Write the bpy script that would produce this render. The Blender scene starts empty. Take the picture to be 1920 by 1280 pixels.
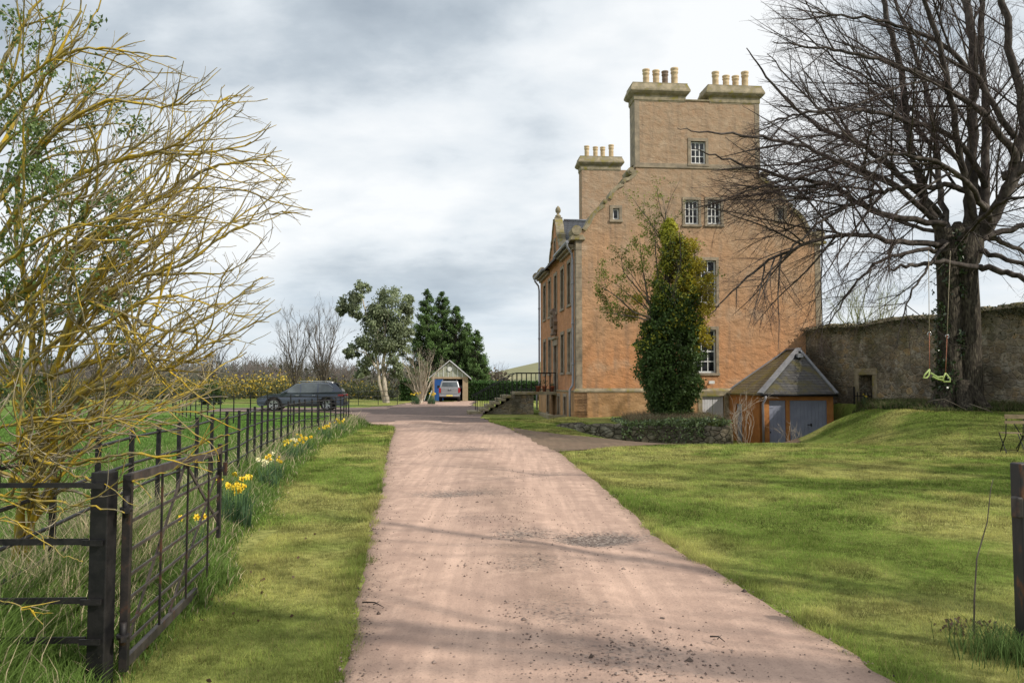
import bpy, math, random
import numpy as np
from mathutils import Vector, Matrix
from mathutils.geometry import tessellate_polygon
random.seed(7); RNG = np.random.default_rng(11)
S = bpy.context.scene
COL = S.collection
rad = math.radians
PI = math.pi
# ------------------------------------------------------------ camera
F = 28/36*1920; CH = 1.65; PIT = rad(3.0)
cam = bpy.data.cameras.new('camera'); camo = bpy.data.objects.new('camera', cam); COL.objects.link(camo)
cam.lens = 28; cam.sensor_width = 36; cam.clip_end = 9000; cam.clip_start = .05
camo.location = (0, 0, CH); camo.rotation_euler = (rad(90)+PIT, 0, 0); S.camera = camo
def ray(px, py):
    dx = (px-960)/F; dy = (640-py)/F
    return (dx, math.cos(PIT)-dy*math.sin(PIT), math.sin(PIT)+dy*math.cos(PIT))
def at(px, py, Y):
    d = ray(px, py); t = Y/d[1]
    return Vector((d[0]*t, Y, CH+d[2]*t))
# ------------------------------------------------------------ naming
def tag(o, label=None, cat=None, group=None, kind=None):
    if label: o['label'] = label
    if cat: o['category'] = cat
    if group: o['group'] = group
    if kind: o['kind'] = kind
    return o
def empty(name, loc=(0,0,0), rz=0, label=None, cat=None, group=None):
    o = bpy.data.objects.new(name, None); o.empty_display_size = .2
    o.location = loc; o.rotation_euler = (0,0,rz); COL.objects.link(o)
    return tag(o, label, cat, group)
def copy_tree(o, parent=None):
    c = o.copy(); COL.objects.link(c); c.parent = parent
    for ch in list(o.children): copy_tree(ch, c)
    return c
def setmat(me, m):
    for q in (m if isinstance(m, (list, tuple)) else [m]): me.materials.append(q)
# ------------------------------------------------------------ mesh builder
class MB:
    def __init__(s): s.v = []; s.f = []; s.sm = []
    def add(s, vs, fs, smooth=False):
        b = len(s.v); s.v += [tuple(p) for p in vs]
        s.f += [tuple(i+b for i in f) for f in fs]; s.sm += [smooth]*len(fs); return s
    def box(s, x0, x1, y0, y1, z0, z1):
        return s.add([(x0,y0,z0),(x1,y0,z0),(x1,y1,z0),(x0,y1,z0),(x0,y0,z1),(x1,y0,z1),(x1,y1,z1),(x0,y1,z1)],
            [(0,3,2,1),(4,5,6,7),(0,1,5,4),(1,2,6,5),(2,3,7,6),(3,0,4,7)])
    def hexa(s, lo, hi):   # lower quad, upper quad (ccw from above)
        return s.add(list(lo)+list(hi), [(0,3,2,1),(4,5,6,7),(0,1,5,4),(1,2,6,5),(2,3,7,6),(3,0,4,7)])
    def bar(s, a, b, w, h=None, up=(0,0,1)):
        h = w if h is None else h
        a = Vector(a); b = Vector(b); d = (b-a).normalized(); u = Vector(up)
        if abs(d.dot(u)) > .98: u = Vector((0,1,0))
        r = d.cross(u).normalized(); u = r.cross(d)
        q = []
        for p in (a, b):
            q += [p-r*w/2-u*h/2, p+r*w/2-u*h/2, p+r*w/2+u*h/2, p-r*w/2+u*h/2]
        return s.add(q, [(0,1,2,3),(7,6,5,4),(0,4,5,1),(1,5,6,2),(2,6,7,3),(3,7,4,0)])
    def tube(s, pts, r, n=8, caps=True):
        pts = np.array([tuple(p) for p in pts], float)
        rr = np.full(len(pts), r) if np.isscalar(r) else np.array(r, float)
        V, Fq = tube_np(pts, rr, n)
        b = len(s.v); s.v += [tuple(p) for p in V]; s.f += [tuple(int(i)+b for i in f) for f in Fq]; s.sm += [True]*len(Fq)
        if caps:
            m = len(pts)
            s.f.append(tuple(b+i for i in range(n))); s.f.append(tuple(b+(m-1)*n+i for i in reversed(range(n)))); s.sm += [False, False]
        return s
    def lathe(s, prof, c=(0,0,0), n=16, smooth=True):
        vs = []; fs = []
        for r, z in prof:
            for k in range(n):
                a = 2*PI*k/n; vs.append((c[0]+r*math.cos(a), c[1]+r*math.sin(a), c[2]+z))
        for i in range(len(prof)-1):
            for k in range(n):
                k2 = (k+1) % n; fs.append((i*n+k, i*n+k2, (i+1)*n+k2, (i+1)*n+k))
        fs.append(tuple(reversed(range(n)))); fs.append(tuple((len(prof)-1)*n+k for k in range(n)))
        return s.add(vs, fs, smooth)
    def ball(s, c, r, n=10, sc=(1,1,1)):
        m = n//2+1
        pr = [(max(1e-3, r*math.sin(PI*i/m)), -r*math.cos(PI*i/m)) for i in range(m+1)]
        b = len(s.v); s.lathe(pr, (0,0,0), n)
        for i in range(b, len(s.v)):
            x, y, z = s.v[i]; s.v[i] = (c[0]+x*sc[0], c[1]+y*sc[1], c[2]+z*sc[2])
        return s
    def cyl(s, a, b, r, n=16): return s.tube([a, b], r, n)
    def prism(s, poly, f, d0, d1):   # poly 2d, f(p, d) -> 3d
        n = len(poly); vs = [f(p, d0) for p in poly]+[f(p, d1) for p in poly]
        tri = tessellate_polygon([[Vector((p[0], p[1], 0)) for p in poly]])
        fs = [tuple(t) for t in tri]+[tuple(i+n for i in reversed(t)) for t in tri]
        fs += [(i, (i+1) % n, (i+1) % n+n, i+n) for i in range(n)]
        return s.add(vs, fs)
    def build(s, name, m, parent=None, bevel=0, recalc=True):
        me = bpy.data.meshes.new(name); me.from_pydata(s.v, [], s.f); setmat(me, m)
        me.polygons.foreach_set('use_smooth', s.sm)
        if recalc:
            import bmesh
            bm = bmesh.new(); bm.from_mesh(me); bmesh.ops.recalc_face_normals(bm, faces=bm.faces); bm.to_mesh(me); bm.free()
        o = bpy.data.objects.new(name, me); COL.objects.link(o)
        if parent: o.parent = parent
        if bevel:
            b = o.modifiers.new('bevel', 'BEVEL'); b.width = bevel; b.segments = 2; b.limit_method = 'ANGLE'; b.angle_limit = rad(35)
        return o
def tube_np(pts, rr, n):
    T = np.gradient(pts, axis=0); T /= np.linalg.norm(T, axis=1)[:,None]+1e-9
    m = np.abs(T).mean(0); ref = np.zeros(3); ref[int(np.argmin(m))] = 1
    A = np.cross(T, ref); A /= np.linalg.norm(A, axis=1)[:,None]+1e-9; B = np.cross(T, A)
    a = np.arange(n)*2*PI/n
    V = pts[:,None,:]+rr[:,None,None]*(np.cos(a)[None,:,None]*A[:,None,:]+np.sin(a)[None,:,None]*B[:,None,:])
    k = len(pts); i = np.arange(k-1)[:,None]*n; j = np.arange(n)[None,:]; j2 = (j+1) % n
    Fq = np.stack([i+j, i+j2, i+n+j2, i+n+j], -1).reshape(-1,4)
    return V.reshape(-1,3), Fq
def np_mesh(name, V, Fc, m, parent=None, col=None, smooth=False, fixn=False):
    V = np.asarray(V, np.float32); Fc = np.asarray(Fc, np.int32); k = Fc.shape[1]
    me = bpy.data.meshes.new(name); me.vertices.add(len(V)); me.vertices.foreach_set('co', V.ravel())
    me.loops.add(Fc.size); me.loops.foreach_set('vertex_index', Fc.ravel())
    me.polygons.add(len(Fc)); me.polygons.foreach_set('loop_start', np.arange(len(Fc), dtype=np.int32)*k)
    me.polygons.foreach_set('use_smooth', np.full(len(Fc), smooth))
    if col is not None:
        a = me.color_attributes.new('tint', 'FLOAT_COLOR', 'POINT'); c = np.ones((len(V),4), np.float32); c[:,:3] = col
        a.data.foreach_set('color', c.ravel())
    me.update(calc_edges=True); setmat(me, m)
    o = bpy.data.objects.new(name, me); COL.objects.link(o)
    if parent: o.parent = parent
    return o
def tubes(name, paths, m, parent=None):
    """paths: list of (pts, radii); sides picked by thickness"""
    Vs = []; Fs = []; b = 0
    for pts, rr in paths:
        r0 = rr[0]; n = 12 if r0 > .12 else 7 if r0 > .04 else 5 if r0 > .02 else 3
        V, Fq = tube_np(np.asarray(pts), np.asarray(rr), n)
        Vs.append(V); Fs.append(Fq+b); b += len(V)
    return np_mesh(name, np.concatenate(Vs), np.concatenate(Fs), m, parent, smooth=True)
def rand_unit(n):
    v = RNG.normal(size=(n,3)); return v/np.linalg.norm(v, axis=1)[:,None]
def leaf_quads(P, size, droop=0, aspect=.55, flat=0):
    """diamond leaves at points P -> V (4n,3)"""
    n = len(P); d = rand_unit(n); d[:,2] -= droop; d /= np.linalg.norm(d, axis=1)[:,None]
    q = rand_unit(n); q[:,2] *= (1-flat); s = np.cross(d, q); s /= np.linalg.norm(s, axis=1)[:,None]+1e-9
    L = (np.asarray(size)*RNG.uniform(.7, 1.3, n))[:,None]
    V = np.stack([P, P+d*L*.5+s*L*aspect*.5, P+d*L, P+d*L*.5-s*L*aspect*.5], 1).reshape(-1,3)
    return V, np.arange(4*n).reshape(-1,4)
def leaves(name, P, size, col, m, parent=None, droop=0, aspect=.55, jit=.25, flat=0):
    P = np.asarray(P); V, Fc = leaf_quads(P, size, droop, aspect, flat)
    c = np.asarray(col)*np.ones((len(P),3)); c = c*RNG.uniform(1-jit, 1+jit, (len(P),1))
    return np_mesh(name, V, Fc, m, parent, col=np.repeat(c, 4, 0))
_lat = RNG.uniform(0, 1, (256,256))
def vn(x, y, s=1.0, o=0):
    x = np.asarray(x, float)*s+o*17.3+1000; y = np.asarray(y, float)*s+o*9.7+1000
    xi = np.floor(x).astype(int); yi = np.floor(y).astype(int); fx = x-xi; fy = y-yi
    fx = fx*fx*(3-2*fx); fy = fy*fy*(3-2*fy)
    g = lambda i, j: _lat[i & 255, j & 255]
    return (g(xi,yi)*(1-fx)+g(xi+1,yi)*fx)*(1-fy)+(g(xi,yi+1)*(1-fx)+g(xi+1,yi+1)*fx)*fy
def fbm(x, y, s, o=0): return (vn(x,y,s,o)*.5+vn(x,y,s*2.1,o+1)*.27+vn(x,y,s*4.3,o+2)*.15+vn(x,y,s*9,o+3)*.08)
def ss(a, b, x): t = np.clip((np.asarray(x, float)-a)/(b-a), 0, 1); return t*t*(3-2*t)
# ------------------------------------------------------------ materials
def nm(name):
    m = bpy.data.materials.new(name); m.use_nodes = True; nt = m.node_tree
    p = nt.nodes['Principled BSDF']; return m, nt, p
def node(nt, t, **k):
    n = nt.nodes.new(t)
    for a, b in k.items():
        if a in n.inputs.keys(): n.inputs[a].default_value = b
        else: setattr(n, a, b)
    return n
def ramp(nt, fac, stops):
    r = nt.nodes.new('ShaderNodeValToRGB'); e = r.color_ramp.elements
    while len(e) < len(stops): e.new(.5)
    for q, (p, c) in zip(e, stops): q.position = p; q.color = (*c, 1) if len(c) == 3 else c
    nt.links.new(fac, r.inputs[0]); return r.outputs[0]
def mixc(nt, f, a, b, mode='MIX'):
    n = nt.nodes.new('ShaderNodeMix'); n.data_type = 'RGBA'; n.blend_type = mode
    for s, v in ((0, f), (6, a), (7, b)):
        if isinstance(v, bpy.types.NodeSocket): nt.links.new(v, n.inputs[s])
        elif s == 0: n.inputs[0].default_value = v
        else: n.inputs[s].default_value = (*v, 1)
    return n.outputs[2]
def mth(nt, op, a, b=0, c=0, clamp=False):
    n = nt.nodes.new('ShaderNodeMath'); n.operation = op; n.use_clamp = clamp
    for i, v in enumerate((a, b, c)):
        if isinstance(v, bpy.types.NodeSocket): nt.links.new(v, n.inputs[i])
        else: n.inputs[i].default_value = v
    return n.outputs[0]
def tex(nt, kind, vec, **k):
    n = node(nt, kind, **k); nt.links.new(vec, n.inputs['Vector']); return n
def coord(nt, which='Object'):
    return nt.nodes.new('ShaderNodeTexCoord').outputs[which]
def noise(nt, vec, sc, det=5, dist=0, rough=.55):
    n = tex(nt, 'ShaderNodeTexNoise', vec, Scale=sc, Detail=det, Distortion=dist, Roughness=rough); return n.outputs[0]
def bump(nt, p, h, strength=.5, dist=.02, prev=None):
    b = nt.nodes.new('ShaderNodeBump'); b.inputs['Strength'].default_value = strength; b.inputs['Distance'].default_value = dist
    nt.links.new(h, b.inputs['Height'])
    if prev: nt.links.new(prev, b.inputs['Normal'])
    nt.links.new(b.outputs[0], p.inputs['Normal']); return b.outputs[0]
def simple(name, c1, c2=None, sc=8, rough=.7, bs=0, bd=.01, bsc=None, metal=0, spec=.3, lo=.35, hi=.65, det=6, c3=None):
    m, nt, p = nm(name); v = coord(nt); c2 = c2 or tuple(x*.75 for x in c1)
    st = [(lo, c1), (hi, c2)] if c3 is None else [(lo, c1), ((lo+hi)/2, c2), (hi, c3)]
    nt.links.new(ramp(nt, noise(nt, v, sc, det), st), p.inputs['Base Color'])
    p.inputs['Roughness'].default_value = rough; p.inputs['Metallic'].default_value = metal; p.inputs['Specular IOR Level'].default_value = spec
    if bs: bump(nt, p, noise(nt, v, bsc or sc*4, 6), bs, bd)
    return m
def leafmat(name, rough=.5, trans=.3, spec=.3, mult=(1,1,1), noisy=True):
    m, nt, p = nm(name); a = nt.nodes.new('ShaderNodeAttribute'); a.attribute_name = 'tint'
    c = mixc(nt, 1, a.outputs[0], mult, 'MULTIPLY')
    nt.links.new(c, p.inputs['Base Color']); p.inputs['Roughness'].default_value = rough; p.inputs['Specular IOR Level'].default_value = spec
    if trans:
        t = nt.nodes.new('ShaderNodeBsdfTranslucent'); nt.links.new(c, t.inputs[0])
        x = nt.nodes.new('ShaderNodeMixShader'); x.inputs[0].default_value = trans
        nt.links.new(p.outputs[0], x.inputs[1]); nt.links.new(t.outputs[0], x.inputs[2])
        nt.links.new(x.outputs[0], nt.nodes['Material Output'].inputs[0])
    return m
M = {}
M['leaf'] = leafmat('leaf'); M['grassblade'] = leafmat('grass_blade', rough=.6, trans=.45, spec=.15)
M['ivy'] = leafmat('ivy_leaf', rough=.32, trans=.1, spec=.6)
M['black'] = simple('black_painted_iron', (.006,.006,.007), (.022,.02,.02), 14, .5, .25, .004, 60, spec=.4)
M['rusty'] = simple('weathered_iron', (.012,.011,.012), (.03,.024,.022), 9, .55, .4, .004, 70, c3=(.11,.045,.022), lo=.42, hi=.72, spec=.35)
M['gateiron'] = simple('grey_brown_iron', (.07,.058,.052), (.035,.03,.03), 9, .5, .3, .003, 60, c3=(.12,.06,.04), lo=.4, hi=.75, spec=.4)
M['stone'] = simple('dressed_sandstone', (.36,.29,.205), (.25,.205,.15), 3, .85, .4, .02, 30, c3=(.16,.14,.105), lo=.35, hi=.75)
M['cope'] = simple('mossy_coping_stone', (.36,.30,.20), (.24,.205,.14), 3.5, .9, .5, .02, 25, c3=(.24,.2,.05), lo=.35, hi=.68)
M['white'] = simple('white_painted_wood', (.75,.75,.73), (.66,.66,.64), 6, .45, spec=.4)
M['pot'] = simple('buff_clay', (.60,.47,.29), (.46,.34,.2), 4, .8, .2, .01, 20)
M['potdark'] = simple('sooty_clay', (.24,.17,.12), (.15,.11,.085), 5, .8, .2, .01, 20)
M['lead'] = simple('lead_sheet', (.25,.26,.28), (.17,.18,.2), 5, .5, .2, .01, 15, spec=.5)
M['pipe'] = simple('grey_drainpipe', (.33,.33,.37), (.27,.27,.3), 6, .45, spec=.4)
M['bluegrey'] = simple('blue_grey_paint', (.27,.29,.37), (.23,.245,.32), 2.5, .6, .15, .006, 12)
M['paledoor'] = simple('pale_grey_paint', (.58,.58,.6), (.5,.5,.51), 2.5, .6, .15, .006, 12)
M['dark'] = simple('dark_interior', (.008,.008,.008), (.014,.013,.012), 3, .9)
M['terracotta'] = simple('terracotta', (.42,.14,.07), (.3,.1,.05), 9, .8, .2, .005, 40)
M['wood'] = simple('weathered_slat', (.36,.27,.17), (.26,.19,.12), 12, .7, .3, .004, 50)
M['rope'] = simple('pale_rope', (.5,.42,.3), (.35,.29,.21), 40, .9)
M['redrope'] = simple('orange_red_rope', (.42,.17,.1), (.3,.12,.08), 40, .9)
M['lime'] = simple('lime_plastic', (.55,.66,.22), (.48,.6,.2), 5, .35, spec=.5)
def m_glass():
    m, nt, p = nm('window_glass'); v = coord(nt)
    nt.links.new(ramp(nt, noise(nt, v, 1.3, 3), [(.4, (.012,.013,.016)), (.65, (.055,.06,.065))]), p.inputs['Base Color'])
    p.inputs['Roughness'].default_value = .06; p.inputs['Specular IOR Level'].default_value = .6
    bump(nt, p, noise(nt, v, 2.5, 2), .12, .02); return m
M['glass'] = m_glass()
def m_harl(name, low, mid, high, z0, z1, side=1.0):
    m, nt, p = nm(name); v = coord(nt); sx = nt.nodes.new('ShaderNodeSeparateXYZ'); nt.links.new(v, sx.inputs[0])
    zz = mth(nt, 'DIVIDE', mth(nt, 'SUBTRACT', sx.outputs[2], z0), z1-z0)
    zz = mth(nt, 'ADD', zz, mth(nt, 'MULTIPLY', mth(nt, 'SUBTRACT', noise(nt, v, .55, 5), .5), .85))
    c = ramp(nt, zz, [(.05, low), (.42, mid), (.85, high)])
    n2 = noise(nt, v, 3.2, 7, .3)
    c = mixc(nt, ramp(nt, n2, [(.32, (.55,)*3), (.7, (0,)*3)]), c, tuple(x*.62 for x in mid))
    # washed streaks
    mp = node(nt, 'ShaderNodeMapping'); nt.links.new(v, mp.inputs[0]); mp.inputs[3].default_value = (2.2, 2.2, .25)
    st = noise(nt, mp.outputs[0], 1.6, 6)
    c = mixc(nt, ramp(nt, st, [(.5, (0,)*3), (.78, (.6,)*3)]), c, (.15,.125,.1))
    # pale lime bloom
    c = mixc(nt, ramp(nt, noise(nt, v, 1.1, 6, .6), [(.54, (0,)*3), (.75, (.45,)*3)]), c, tuple(min(1, x*1.3+.04) for x in high))
    nt.links.new(c, p.inputs['Base Color']); p.inputs['Roughness'].default_value = .93; p.inputs['Specular IOR Level'].default_value = .15
    mp2 = node(nt, 'ShaderNodeMapping'); nt.links.new(v, mp2.inputs[0]); mp2.inputs[2].default_value = (0,.5,0); mp2.inputs[3].default_value = (1,1,1.7)
    b1 = bump(nt, p, noise(nt, mp2.outputs[0], 2.2, 6, .3, .6), .65, .11)
    bump(nt, p, noise(nt, v, 13, 7), .5, .03, b1)
    return m
M['harl'] = m_harl('orange_limewash_harling', (.65,.29,.125), (.54,.31,.17), (.39,.29,.20), -.5, 12)
M['harlside'] = m_harl('orange_limewash_facade', (.56,.27,.13), (.54,.265,.13), (.5,.25,.13), 0, 12)
M['harlplinth'] = m_harl('pale_harled_plinth', (.54,.27,.11), (.52,.285,.13), (.45,.28,.15), -2, 2)
M['garagewall'] = simple('ochre_limewash', (.46,.2,.06), (.36,.15,.05), 3, .9, .5, .03, 8)
def m_slate(name, c1, c2, moss, mossamt, rowscale=1.0):
    m, nt, p = nm(name); v = coord(nt); sx = nt.nodes.new('ShaderNodeSeparateXYZ'); nt.links.new(v, sx.inputs[0])
    cx = nt.nodes.new('ShaderNodeCombineXYZ')
    nt.links.new(mth(nt, 'ADD', sx.outputs[0], sx.outputs[1]), cx.inputs[0]); nt.links.new(mth(nt, 'MULTIPLY', sx.outputs[2], 1.3), cx.inputs[1])
    b = tex(nt, 'ShaderNodeTexBrick', cx.outputs[0], Scale=rowscale); b.offset = .5
    b.inputs['Color1'].default_value = (*c1,1); b.inputs['Color2'].default_value = (*c2,1); b.inputs['Mortar'].default_value = (.012,.012,.014,1)
    b.inputs['Mortar Size'].default_value = .018; b.inputs['Brick Width'].default_value = .28; b.inputs['Row Height'].default_value = .15; b.inputs['Bias'].default_value = 0
    c = mixc(nt, ramp(nt, noise(nt, v, 6, 6), [(.3, (.6,)*3), (.7, (0,)*3)]), b.outputs[0], tuple(x*.5 for x in c1))
    c = mixc(nt, ramp(nt, noise(nt, v, 1.6, 7, .3), [(mossamt, (0,)*3), (mossamt+.14, (.85,)*3)]), c, moss)
    nt.links.new(c, p.inputs['Base Color']); p.inputs['Roughness'].default_value = .62
    b1 = bump(nt, p, b.outputs['Fac'], .6, -.02); bump(nt, p, noise(nt, v, 12, 5), .5, .02, b1); return m
M['slate'] = m_slate('blue_slate', (.085,.093,.11), (.055,.06,.072), (.12,.12,.1), .62)
M['slatemoss'] = m_slate('mossy_stone_slate', (.10,.095,.088), (.04,.038,.037), (.085,.07,.012), .47)
M['slatepale'] = m_slate('pale_stone_slate', (.27,.24,.15), (.13,.12,.085), (.17,.145,.03), .48)  # paler, yellower tone, used on the left roof slope
def m_rubble(name, cols, scale=3.4, mortar=(.16,.135,.1), stainz=None):
    m, nt, p = nm(name); v = coord(nt)
    mp = node(nt, 'ShaderNodeMapping'); nt.links.new(v, mp.inputs[0]); mp.inputs[3].default_value = (1,1,1.6)
    nz = nt.nodes.new('ShaderNodeTexNoise'); nz.inputs['Scale'].default_value = 2.5; nt.links.new(mp.outputs[0], nz.inputs[0])
    vv = nt.nodes.new('ShaderNodeMix'); vv.data_type = 'VECTOR'; vv.inputs[0].default_value = .18
    nt.links.new(mp.outputs[0], vv.inputs[4]); nt.links.new(nz.outputs[1], vv.inputs[5])
    a = tex(nt, 'ShaderNodeTexVoronoi', vv.outputs[1], Scale=scale); e = tex(nt, 'ShaderNodeTexVoronoi', vv.outputs[1], Scale=scale, feature='DISTANCE_TO_EDGE')
    sp = nt.nodes.new('ShaderNodeSeparateColor'); nt.links.new(a.outputs['Color'], sp.inputs[0])
    c = ramp(nt, sp.outputs[0], [(i/(len(cols)-1), q) for i, q in enumerate(cols)])
    c = mixc(nt, ramp(nt, noise(nt, v, 9, 6), [(.35, (.6,)*3), (.65, (0,)*3)]), c, (.06,.055,.04))
    c = mixc(nt, ramp(nt, e.outputs[0], [(.02, (1,)*3), (.07, (0,)*3)]), c, mortar)
    c = mixc(nt, ramp(nt, noise(nt, v, .7, 7, .4), [(.5, (0,)*3), (.66, (.65,)*3)]), c, (.09,.09,.04))
    c = mixc(nt, ramp(nt, noise(nt, v, .33, 7, .5), [(.38, (.8,)*3), (.56, (0,)*3)]), c, (.075,.065,.05))
    c = mixc(nt, ramp(nt, noise(nt, v, 1.9, 7, .5), [(.55, (0,)*3), (.68, (.5,)*3)]), c, (.5,.46,.37))
    sz_ = nt.nodes.new('ShaderNodeSeparateXYZ'); nt.links.new(v, sz_.inputs[0]); tz = mth(nt, 'ADD', sz_.outputs[2], mth(nt, 'MULTIPLY', noise(nt, v, 1.3, 6), 1.6))
    c = mixc(nt, ramp(nt, mth(nt, 'MULTIPLY', tz, .2), [(.84, (0,)*3), (1.0, (.75,)*3)]), c, (.07,.075,.03))
    nt.links.new(c, p.inputs['Base Color']); p.inputs['Roughness'].default_value = .95; p.inputs['Specular IOR Level'].default_value = .1
    h = ramp(nt, e.outputs[0], [(0, (0,)*3), (.1, (1,)*3)]); b1 = bump(nt, p, h, .8, .05); bump(nt, p, noise(nt, v, 14, 6), .6, .03, b1); return m
M['rubble'] = m_rubble('rubble_stone', [(.33,.25,.15), (.42,.35,.24), (.28,.25,.2), (.46,.33,.17), (.4,.36,.29)], 3.6, (.42,.36,.27))
M['rubble_sunpaint'] = m_rubble('rubble_stone_painted_sun', [(.82,.66,.44), (.85,.7,.5), (.7,.56,.38), (.85,.64,.4)], 4.2, (.8,.66,.46))  # stone colour brightened so masonry in shade looks sunlit
M['retain'] = m_rubble('low_wall_stone', [(.2,.18,.14), (.27,.23,.17), (.14,.125,.1), (.24,.2,.15)], 4.2, (.05,.045,.035))
def bark(name, a, b, c3, sc=6, zs=.25, bd=.03, lo=.35, hi=.7):
    m, nt, p = nm(name); v = coord(nt); mp = node(nt, 'ShaderNodeMapping'); nt.links.new(v, mp.inputs[0]); mp.inputs[3].default_value = (1,1,zs)
    n = noise(nt, mp.outputs[0], sc, 8, .3)
    nt.links.new(ramp(nt, n, [(lo, a), ((lo+hi)/2, b), (hi, c3)]), p.inputs['Base Color']); p.inputs['Roughness'].default_value = .9; p.inputs['Specular IOR Level'].default_value = .15
    bump(nt, p, n, .8, bd); return m
M['bark'] = bark('grey_brown_bark', (.02,.017,.014), (.062,.052,.04), (.13,.115,.085), 20, .25, .06)
M['branch'] = bark('dark_branch_bark', (.035,.029,.026), (.072,.06,.053), (.14,.12,.105), 5, .6)
M['twig'] = bark('dark_twig_bark', (.05,.036,.034), (.075,.055,.052), (.12,.092,.085), 4, 1)
M['lichen'] = bark('yellow_lichen_bark', (.50,.345,.035), (.34,.27,.085), (.2,.175,.12), 13, 1, .012, .40, .66)
M['lichentwig'] = bark('pale_lichen_twig', (.40,.30,.06), (.27,.225,.12), (.34,.295,.22), 7, 1, .004, .36, .56)
M['palebark'] = bark('pale_smooth_bark', (.28,.23,.17), (.46,.4,.32), (.55,.49,.41), 3, .3, .02)
M['greybark'] = bark('grey_twig_bark', (.09,.075,.06), (.13,.11,.09), (.2,.17,.14), 4, 1)
# ------------------------------------------------------------ terrain
YD = [-6, 0, 4.38, 5.7, 8.73, 13.5, 18.7, 24.2, 30.2, 31.2, 32.2, 34]
XL = [-.75, -.8, -.97, -1.13, -1.57, -2.24, -2.98, -3.7, -4.5, -4.9, -6.6, -7.0]
XR = [2.6, 2.45, 2.17, 1.99, 1.61, 1.45, 1.2, .65, -.2, -.38, -.55, -.9]
def inside(poly, x, y):
    x = np.asarray(x, float); y = np.asarray(y, float); r = np.zeros(x.shape, bool); n = len(poly)
    for i in range(n):
        x0, y0 = poly[i]; x1, y1 = poly[(i+1) % n]
        if y0 == y1: continue
        c = ((y0 > y) != (y1 > y)) & (x < (x1-x0)*(y-y0)/(y1-y0)+x0); r ^= c
    return r
TRACK = [(1.05,19.0), (2.2,20.2), (3.9,21.6), (7,23.4), (9.5,26.5), (10.6,29.5), (12.2,33.4), (8.9,33.4), (8.8,30.0), (5.6,27.6), (3.4,26.2), (1.6,26.2), (-.1,29.5)]
PARK = [(-7.0,33.4), (-7.3,37), (-8.2,41.5), (-10.5,45), (-18.5,46), (-19,53), (-10,54), (-8.7,60), (-8.6,73), (-3.2,73), (-3.0,60), (-2.2,54), (-1.5,48), (-1.6,40), (-.9,33.4)]
TH = rad(5.1)
HA = Vector((3.0, 37.0, 0))
hu = Vector((math.cos(TH), math.sin(TH), 0)); ht = Vector((-math.sin(TH), math.cos(TH), 0))
BEDW = [(1.75,31.4), (3.2,30.9), (5.5,30.75), (8.25,30.9)]      # retaining wall line
BED = BEDW+[(8.35,38.2), (2.6,38.2), (1.2,34)]
def H(x, y):
    x = np.asarray(x, float); y = np.asarray(y, float)
    r = -.079*np.clip(y-21.6, 0, 12.2)*ss(1.0, 5.5, x)*(1-ss(20, 24, x))
    r = np.where(y > 33.8, r, r)
    bed = inside(BED, x, y)
    r = np.where(bed, .06+.16*ss(32, 34, y)*np.exp(-((x-6.6)/1.8)**2), r)
    m = ss(9.7, 12.9, x)*ss(18.5, 27, y)
    gm = 1-(1-ss(13.7, 14.7, x))*ss(29.2, 33.0, y)
    r = r+m*gm*(1.2+.0*x)*(1-.0) * np.where(x > 9, 1, 0)
    r = r-ss(12.9, 18, x)*m*0.0
    # on the mound the ramp term is already in r; lift the plateau to about .75 m
    pl = .72+.1*vn(x, y, .5, 3)
    w = m*gm*ss(12.2, 14, x)
    r = r*(1-w)+pl*w
    r = r+(fbm(x, y, .35, 5)-.5)*.10*(1-bed)*ss(2, 8, np.abs(x)+.3*np.abs(y))
    r = r+ss(60, 400, np.hypot(x, y))*0
    return r
def in_drive(x, y, e=0.0):
    x = np.asarray(x, float); y = np.asarray(y, float)
    a = (x > np.interp(y, YD, XL)+e) & (x < np.interp(y, YD, XR)-e) & (y < 34)
    return a
def in_hard(x, y): return in_drive(x, y) | inside(PARK, x, y) | inside(TRACK, x, y)
HOUSEP = [tuple((HA+hu*a+ht*b)[:2]) for a, b in ((-.2,-.2), (12,-.2), (12,13.6), (-.2,13.6))]
def axis(lo, hi, step, far, g=1.35):
    a = list(np.arange(lo, hi+1e-6, step)); s = step; v = hi
    while v < far: s *= g; v += s; a.append(v)
    s = step; v = lo; b = []
    while v > -far: s *= g; v -= s; b.append(v)
    return np.array(b[::-1]+a)
gx = axis(-9, 18, .2, 3500); gy = axis(1, 38, .2, 4500)
gy = gy[gy > -60]
GX, GY = np.meshgrid(gx, gy); GZ = H(GX, GY)
inn = in_drive(GX, GY, .22) & (GY > -6)
GZ = GZ-.10*inn
gV = np.stack([GX, GY, GZ], -1).reshape(-1,3); nx = len(gx); ny = len(gy)
i = np.arange(ny-1)[:,None]*nx+np.arange(nx-1)[None,:]
gF = np.stack([i, i+1, i+nx+1, i+nx], -1).reshape(-1,4)
def lawncol(x, y):
    """tint of the turf by place: field greener, lawn yellow green with dry and mossy patches"""
    n = fbm(x, y, .55, 7); n2 = fbm(x, y, .17, 12)
    g = np.array([.20,.275,.055]); yel = np.array([.41,.40,.13]); dk = np.array([.12,.18,.03]); fld = np.array([.15,.26,.06])
    k = ss(.42, .68, n)[...,None]; k2 = ss(.5, .7, n2)[...,None]*.45; k3 = ss(.5, .25, n)[...,None]*0+(1-ss(.28, .45, n))[...,None]*.6
    c = g*(1-k)+yel*k; c = c*(1-k2)+yel*k2; c = c*(1-k3)+dk*k3
    f = ss(0, .6, -3.5-np.maximum(0, (y-6)*.14)-x)[...,None]*(y < 60)[...,None]
    c = c*(1-f)+fld*f
    far = ss(75, 110, y)[...,None]; c = c*(1-far)+np.array([.12,.115,.06])*far
    return c
gC = lawncol(GX, GY)
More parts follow.
